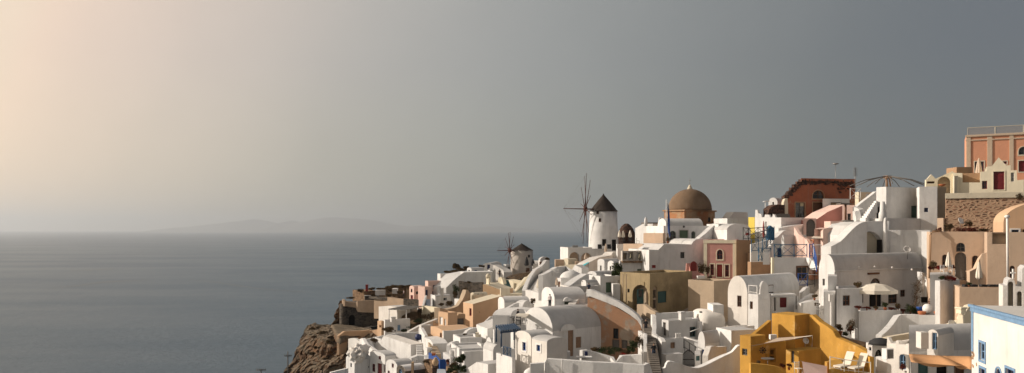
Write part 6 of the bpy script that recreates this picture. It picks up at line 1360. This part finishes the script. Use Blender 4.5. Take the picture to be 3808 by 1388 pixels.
for i, (u, v, w, h, m) in enumerate(((150, 868, 40, 34, leafd), (345, 910, 60, 50, leafr), (395, 915, 50, 60, leafr))):
    bush(('small dry plant by the courtyard table', 'reddish potted plant by the courtyard parapet', 'tall red potted plant by the small room')[i], u, v, w, h, 72, m, 200, terra if i else None, 'plant', 'plant', .07)
table('grey courtyard table below the yellow round grille', 225, 885, 72.5, greyd, .6)
# lower yard behind yellow house
T(3050, 1000, 2.42)
wall('white low wall behind the tiny white hut', white, [(430, 668, 760, 75), (500, 660, 760, 75), (610, 690, 760, 74)], .4, 1, name='low_wall')
wall('white ramp wall beside the battlement house', white, [(500, 790, 960, 68), (560, 800, 960, 67.5), (640, 850, 960, 66.5)], .5, 2, name='ramp_wall')
HAZE, HTOP = 5.5e-5, 800.; SUN_E = 5.; SUN_C = (1., .89, .77); EXPO = 0.
def SKY_NODES(n, l, sk, bg):
    """hazy evening sky: the Nishita sky mixed with dust that scatters round the sun's direction"""
    d = V((math.sin(R(SUN_AZ))*math.cos(R(SUN_EL)), math.cos(R(SUN_AZ))*math.cos(R(SUN_EL)), math.sin(R(SUN_EL))))
    tc = n.new('ShaderNodeTexCoord'); dt = n.new('ShaderNodeVectorMath'); dt.operation = 'DOT_PRODUCT'; dt.inputs[1].default_value = d
    l.new(tc.outputs['Generated'], dt.inputs[0])
    rp = n.new('ShaderNodeValToRGB'); l.new(maprange(n, l, dt.outputs['Value'], -1, 1), rp.inputs[0])
    st = [(-1, (.18, .19, .21)), (-.45, (.15, .162, .182)), (-.23, (.154, .171, .19)), (-.07, (.192, .206, .208)), (.21, (.36, .368, .356)), (.41, (.495, .476, .44)), (.56, (.76, .638, .545)), (.64, (.91, .715, .58)), (.70, (1.1, .82, .61)), (.82, (1.05, .80, .58)), (1, (1.1, .85, .62))]  # stops facing away from the sun lie out of view, tuned as fill light
    cr = rp.color_ramp; cr.interpolation = 'B_SPLINE'
    while len(cr.elements) < len(st): cr.elements.new(.5)
    for e, (p, c) in zip(cr.elements, sorted(st)): e.position = (p+1)/2; e.color = (*c, 1)
    sx = n.new('ShaderNodeSeparateXYZ'); l.new(tc.outputs['Generated'], sx.inputs[0])
    lo = maprange(n, l, sx.outputs[2], 0, .2, 1, 0)
    col = mixc(n, l, lo, rp.outputs[0], mixc(n, l, 1., rp.outputs[0], (1.12, 1.13, 1.02), 'MULTIPLY'))
    col = mixc(n, l, maprange(n, l, sx.outputs[2], .30, .85, 0, .3), col, (.06, .065, .075))
    uv = maprange(n, l, noise_node(n, l, tc.outputs['Generated'], 5., 4, .55), .25, .75, .965, 1.035)   # uneven haze
    um = n.new('ShaderNodeVectorMath'); um.operation = 'SCALE'; l.new(col, um.inputs[0]); l.new(uv, um.inputs['Scale']); col = um.outputs[0]
    sc_ = n.new('ShaderNodeVectorMath'); sc_.operation = 'SCALE'; l.new(sk.outputs[0], sc_.inputs[0]); sc_.inputs['Scale'].default_value = .09
    mx = mixc(n, l, .85, sc_.outputs[0], col)
    l.new(mx, bg.inputs[0]); bg.inputs[1].default_value = 1.
# ================================================================ ground, cliff, sea, island, air, light, camera
T(0, 0, 1.0)
rock, n, l, b = nt('cliff_rock')
co = coords(n, l); c2 = coords(n, l, 1, 1, .5)
f = maprange(n, l, noise_node(n, l, c2, .22, 10, .7), .38, .62); f2 = maprange(n, l, noise_node(n, l, co, .9, 8, .7), .42, .66)
col = mixc(n, l, f, (.24, .135, .073), (.105, .065, .041)); col = mixc(n, l, f2, col, (.075, .052, .038))
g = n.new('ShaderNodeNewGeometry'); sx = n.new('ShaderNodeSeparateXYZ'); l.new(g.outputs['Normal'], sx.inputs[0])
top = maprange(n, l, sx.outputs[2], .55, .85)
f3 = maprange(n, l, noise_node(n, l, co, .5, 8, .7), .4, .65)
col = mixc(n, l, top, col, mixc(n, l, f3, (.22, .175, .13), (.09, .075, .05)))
l.new(col, b.inputs['Base Color']); b.inputs['Roughness'].default_value = .95; b.inputs['Specular IOR Level'].default_value = .1
bn = n.new('ShaderNodeBump'); bn.inputs['Strength'].default_value = 1; bn.inputs['Distance'].default_value = .5
l.new(noise_node(n, l, co, 1.4, 10, .7), bn.inputs['Height']); l.new(bn.outputs[0], b.inputs['Normal'])
earth, n, l, b = nt('pale_earth')
co = coords(n, l)
f = maprange(n, l, noise_node(n, l, co, .3, 8, .7), .42, .6)
col = mixc(n, l, f, (.46, .42, .37), (.30, .26, .22))
l.new(col, b.inputs['Base Color']); b.inputs['Roughness'].default_value = .95
bn = n.new('ShaderNodeBump'); bn.inputs['Strength'].default_value = .8; bn.inputs['Distance'].default_value = .3
l.new(noise_node(n, l, co, 1.6, 8, .7), bn.inputs['Height']); l.new(bn.outputs[0], b.inputs['Normal'])

# cliff end: a rock face traced by its outline, given its own depth and relief
T(950, 950)
sil = [(702, 385), (690, 395), (672, 360), (655, 380), (650, 415), (625, 440), (618, 475), (606, 520), (560, 545), (490, 572), (430, 580), (395, 602), (350, 622), (338, 660), (338, 700), (318, 760), (310, 820), (285, 870), (262, 905), (240, 945), (215, 1010), (190, 1080)]
sil = spline([(float(a), float(c), 0., 0.) for a, c in sil], 7)
m = MB(); cols = 130; rows = len(sil); vs = []
def cliff_depth(v, t):
    base = 188 if v < 545 else 188-23*min(1, (v-545)/75)-6*max(0, (v-620)/320)
    return base-(22*math.sin(min(t, 1)*1.35)-8*t)*min(1., max(.0, (v-545)/160))
for i, (su, sv, _, _) in enumerate(sil):
    for j in range(-14, cols):
        if j < 0:                                  # the far side, turning away behind the outline
            k = -j/14; p = P(su, sv, cliff_depth(sv, 0)); q = p+V((k*10, k*45, -k*k*60))
        else:
            t = j/(cols-1); lim = max(712., su+12) if sv < 560 else 712+408*min(1, (sv-560)/60); u = su+(lim-su)*t
            v = sv
            q = P(u, v, cliff_depth(v, t))
        nz = V((noise.fractal(q*.10, 1, 2, 6), noise.fractal(q*.10+V((9, 3, 1)), 1, 2, 6), .6*noise.fractal(q*.16+V((2, 8, 5)), 1, 2, 5)))
        rid = abs(noise.fractal(q*.22+V((4, 4, 4)), 1, 2, 5))
        rid2 = abs(noise.fractal(q*.75+V((8, 1, 2)), .9, 2, 5))
        amp = 1.9*(.5 if sv < 560 else 1) if j >= 0 else 2.
        fin = noise.fractal(q*.7+V((1, 7, 3)), .9, 2, 4)*.45; vs.append(q+nz*amp+V((fin*.8, -1.3*rid-1.1*rid2+fin, fin*.7)))
nc = cols+14
m.add(vs, [(i*nc+j, i*nc+j+1, (i+1)*nc+j+1, (i+1)*nc+j) for i in range(rows-1) for j in range(nc-1)], False)
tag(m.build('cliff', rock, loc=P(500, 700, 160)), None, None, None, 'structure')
for i, (u, v, w, h) in enumerate(((455, 588, 70, 26), (500, 580, 60, 22), (540, 620, 80, 30), (590, 700, 90, 40), (640, 690, 60, 30), (520, 745, 60, 34), (480, 740, 40, 26), (600, 660, 50, 24), (690, 690, 50, 30), (450, 790, 40, 30), (400, 880, 40, 30), (560, 830, 50, 30))):
    pr_ = cliff_depth(v, (u-340)/780)
    bush('dark scrubby shrub clinging to the brown cliff', u, v+8, w, h, pr_-2, leafd, 260, size=.2, name='shrub', cat='shrub', group='scrub on the cliff')
# sandy terrace below the fort
q = [P(590, 548, 178), P(700, 546, 183), P(960, 592, 180), P(850, 605, 158), P(670, 655, 148), P(640, 640, 150)]
m = MB(); z = [p for p in q]
cen = sum(q, V())/len(q); ringv = [cen]; fs = []
for k in range(1, 9):
    for i in range(48):
        t = i/48*len(q); a = q[int(t) % len(q)].lerp(q[(int(t)+1) % len(q)], t % 1); p = cen.lerp(a, k/8); p.z += .35*noise.fractal(p*.2, 1, 2, 4)+(0 if k < 8 else -1.2); ringv.append(p)
for i in range(48): fs.append((0, 1+i, 1+(i+1) % 48))
for k in range(7):
    for i in range(48): fs.append((1+k*48+i, 1+k*48+(i+1) % 48, 1+(k+1)*48+(i+1) % 48, 1+(k+1)*48+i))
tag(MB().add(ringv, fs, True).build('sandy_terrace_ground', rock), None, None, None, 'structure')
# utility poles
pole('thin dark utility pole with crossarm and lamp before the cliff', 258, 930, 165, 140, greyd, ((.77, 56),), r=.13)
pole('second dark utility pole with crossarm low at the bottom edge', 44, 990, 85, 138, greyd, ((.88, 72), ), r=.14)

# ---- hillside drawn under the buildings
pts = GROUND
x0, x1, y0, y1, st = -100, 112, 30, 290, 2.0
nx, ny = int((x1-x0)/st)+1, int((y1-y0)/st)+1
cell = {}
for p in pts: cell.setdefault((int(p[0]//8), int(p[1]//8)), []).append(p)
def height(x, y):
    sw = sz = 0.; ci, cj = int(x//8), int(y//8); dm = 1e9
    for rad in (2, 4, 30):
        for i in range(ci-rad, ci+rad+1):
            for j in range(cj-rad, cj+rad+1):
                for p in cell.get((i, j), ()):
                    d2 = (p[0]-x)**2+(p[1]-y)**2; w = p[3]/(d2+1.)**1.6; sw += w; sz += w*p[2]; dm = min(dm, d2)
        if sw > 0 and dm < (rad*8)**2: break
    lo = min((p[2] for i in (-1, 0, 1) for j in (-1, 0, 1) for p in cell.get((ci+i, cj+j), ()) if (p[0]-x)**2+(p[1]-y)**2 < 64), default=sz/sw)
    return .3*sz/sw+.7*min(lo, sz/sw), math.sqrt(dm)
vs = []; DM = []
for j in range(ny):
    for i in range(nx):
        x, y = x0+i*st, y0+j*st; z, dm = height(x, y)
        pu, pv = CU+F*x/y, CV+F*(CZ-z)/y
        DM.append(99 if pu < 1275 or (pu < 1335 and pv > 1195) or (pu < 1420 and pv > 1130 and y > 140 and y < 186) else dm if x < 40 else 0)
        z -= 1.2+max(0, dm-5)**1.25*(.9 if x < 60 else .35)
        if y < 62: z -= (62-y)*.7
        z += .5*noise.noise(V((x*.12, y*.12, 0)))
        vs.append((x, y, max(z, -3.5)))
m = MB().add(vs, [(j*nx+i, j*nx+i+1, (j+1)*nx+i+1, (j+1)*nx+i) for j in range(ny-1) for i in range(nx-1) if DM[j*nx+i] < 9], True)
tag(m.build('terrain', earth, loc=(0, 150, 60), merge=False), None, None, None, 'structure')

# ---- sea
sea, n, l, b = nt('sea_water')
b.inputs['Base Color'].default_value = (.045, .065, .075, 1); b.inputs['IOR'].default_value = 1.33; b.inputs['Specular IOR Level'].default_value = .28
co = coords(n, l, .004, .012, .01); cs = coords(n, l)
st_ = maprange(n, l, noise_node(n, l, coords(n, l, .0011, .0030, .01), 1, 8, .68), .40, .70, .36, .46)
l.new(st_, b.inputs['Roughness'])
stc = maprange(n, l, noise_node(n, l, coords(n, l, .0012, .0028, .01), 1, 10, .72), .36, .72)
l.new(mixc(n, l, stc, (.038, .078, .118), (.078, .118, .154)), b.inputs['Base Color'])
bn = n.new('ShaderNodeBump'); bn.inputs['Strength'].default_value = 1.; bn.inputs['Distance'].default_value = 2.2
l.new(noise_node(n, l, coords(n, l, .05, .075, .03), 1, 9, .72), bn.inputs['Height']); l.new(bn.outputs[0], b.inputs['Normal'])
S = 46000.
tag(MB().add([(-S, -6000, 0), (S, -6000, 0), (S, S, 0), (-S, S, 0)], ((0, 1, 2, 3),)).build('sea', sea, loc=(0, 0, 0)), None, None, None, 'structure')
foam = plain('boat_wake', (.12, .145, .16), .5, .3, .3, .02)
T(0, 700, 1.98)
def seap(u, v):
    r = ray(u, v); t = -CZ/r.z; return V((r.x*t, t, .35))
for lb, pth in (('short', [(490, 612), (620, 606), (760, 600), (840, 596)]), ('long', [(380, 740), (600, 715), (720, 697), (900, 685), (1100, 675)]), ('curving', [(1380, 672), (1560, 690), (1760, 720), (1960, 745), (2250, 765)])):
    cp = spline([(float(a), float(c), 0., 0.) for a, c in pth], 6); A = []; B_ = []
    for i, (a, c, _, _) in enumerate(cp):
        w = 2.4*math.sin(math.pi*(i+.4)/(len(cp)+.4))+.5+1.2*noise.noise(V((i*.6, 0, len(pth))))
        A.append(seap(a, c-w)); B_.append(seap(a, c+w))
    k = len(A); tag(MB().add(A+B_, [(i, i+1, k+i+1, k+i) for i in range(k-1)]).build('boat_wake', foam), None, None, None, 'structure')
# ---- far island
isl, n, l, b = nt('island_rock'); b.inputs['Base Color'].default_value = (.24, .24, .23, 1); b.inputs['Roughness'].default_value = 1
T(0, 0, 1.)
D = 38000.; prof = [(690, 846), (760, 838), (840, 828), (920, 818), (952, 815), (990, 822), (1050, 832), (1085, 820), (1110, 826), (1150, 824), (1190, 812), (1240, 808), (1300, 812), (1350, 815), (1400, 822), (1460, 834), (1520, 842), (1600, 838), (1680, 842), (1760, 846), (1850, 842), (1930, 848), (2000, 852)]
vs = []; nr = 9; cp = spline([(float(a), float(c), 0., 0.) for a, c in prof], 5)
for i, (u, v, _, _) in enumerate(cp):
    p = P(u, v, D); x = p.x; h = max(p.z, 0)
    for k in range(nr):
        t = k/(nr-1)*2-1; hh = h*(1-abs(t)**1.5)*(1+(.12*noise.noise(V((i*.5, k*.8, 1))) if 0 < k < nr-1 and k != nr//2 else 0))
        vs.append((x, D+t*5000, hh-3))
tag(MB().add(vs, [(i*nr+k, i*nr+k+1, (i+1)*nr+k+1, (i+1)*nr+k) for i in range(len(cp)-1) for k in range(nr-1)], True).build('island_hills', isl), None, None, None, 'structure')

# ---- air
SUN_AZ, SUN_EL = -80., 23.
hz = bpy.data.materials.new('haze_air'); hz.use_nodes = True; hz.node_tree.nodes.clear()
o_ = hz.node_tree.nodes.new('ShaderNodeOutputMaterial'); v_ = hz.node_tree.nodes.new('ShaderNodeVolumePrincipled')
v_.inputs['Color'].default_value = (.60, .64, .69, 1); v_.inputs['Density'].default_value = HAZE; v_.inputs['Anisotropy'].default_value = .5
hz.node_tree.links.new(v_.outputs[0], o_.inputs['Volume'])
hm = MB().box((-48000, -8000, -5), V((96000, 0, 0)), V((0, 56000, 0)), V((0, 0, HTOP)))
tag(hm.build('haze', hz, loc=(0, 0, 0)), None, None, None, 'stuff')

# ---- sky and sun
w = bpy.data.worlds.new('World'); bpy.context.scene.world = w; w.use_nodes = True
n = w.node_tree.nodes; l = w.node_tree.links; bg = n['Background']
sk = n.new('ShaderNodeTexSky'); sk.sky_type = 'NISHITA'; sk.sun_disc = False
sk.sun_elevation = R(SUN_EL); sk.sun_rotation = R(SUN_AZ); sk.dust_density = 6.; sk.air_density = 1.; sk.ozone_density = 1.; sk.altitude = 0
SKY_NODES(n, l, sk, bg)
sl = bpy.data.lights.new('sun', 'SUN'); sl.energy = SUN_E; sl.angle = R(.5); sl.color = SUN_C
so = bpy.data.objects.new('sun', sl); C.objects.link(so)
d = V((math.sin(R(SUN_AZ))*math.cos(R(SUN_EL)), math.cos(R(SUN_AZ))*math.cos(R(SUN_EL)), math.sin(R(SUN_EL))))
so.rotation_euler = d.to_track_quat('Z', 'Y').to_euler(); so.location = (-60, 60, 250)

cam = bpy.data.cameras.new('camera'); cam.sensor_width = 36; cam.lens = 36*F/3808; cam.shift_y = (CV-694)/3808
cam.clip_start = .5; cam.clip_end = 200000
cob = bpy.data.objects.new('camera', cam); C.objects.link(cob); cob.location = (0, 0, CZ); cob.rotation_euler = (R(90), 0, 0)
sc = bpy.context.scene; sc.camera = cob
sc.view_settings.view_transform = 'Standard'; sc.view_settings.look = 'None'; sc.view_settings.exposure = EXPO; sc.view_settings.gamma = 1
sc.view_settings.use_curve_mapping = False
sc.render.engine = 'CYCLES'; sc.cycles.use_denoising = True; sc.cycles.max_bounces = 6; sc.cycles.diffuse_bounces = 3; sc.cycles.volume_bounces = 1; sc.cycles.transparent_max_bounces = 6
sc.cycles.use_adaptive_sampling = True; sc.cycles.adaptive_threshold = .02
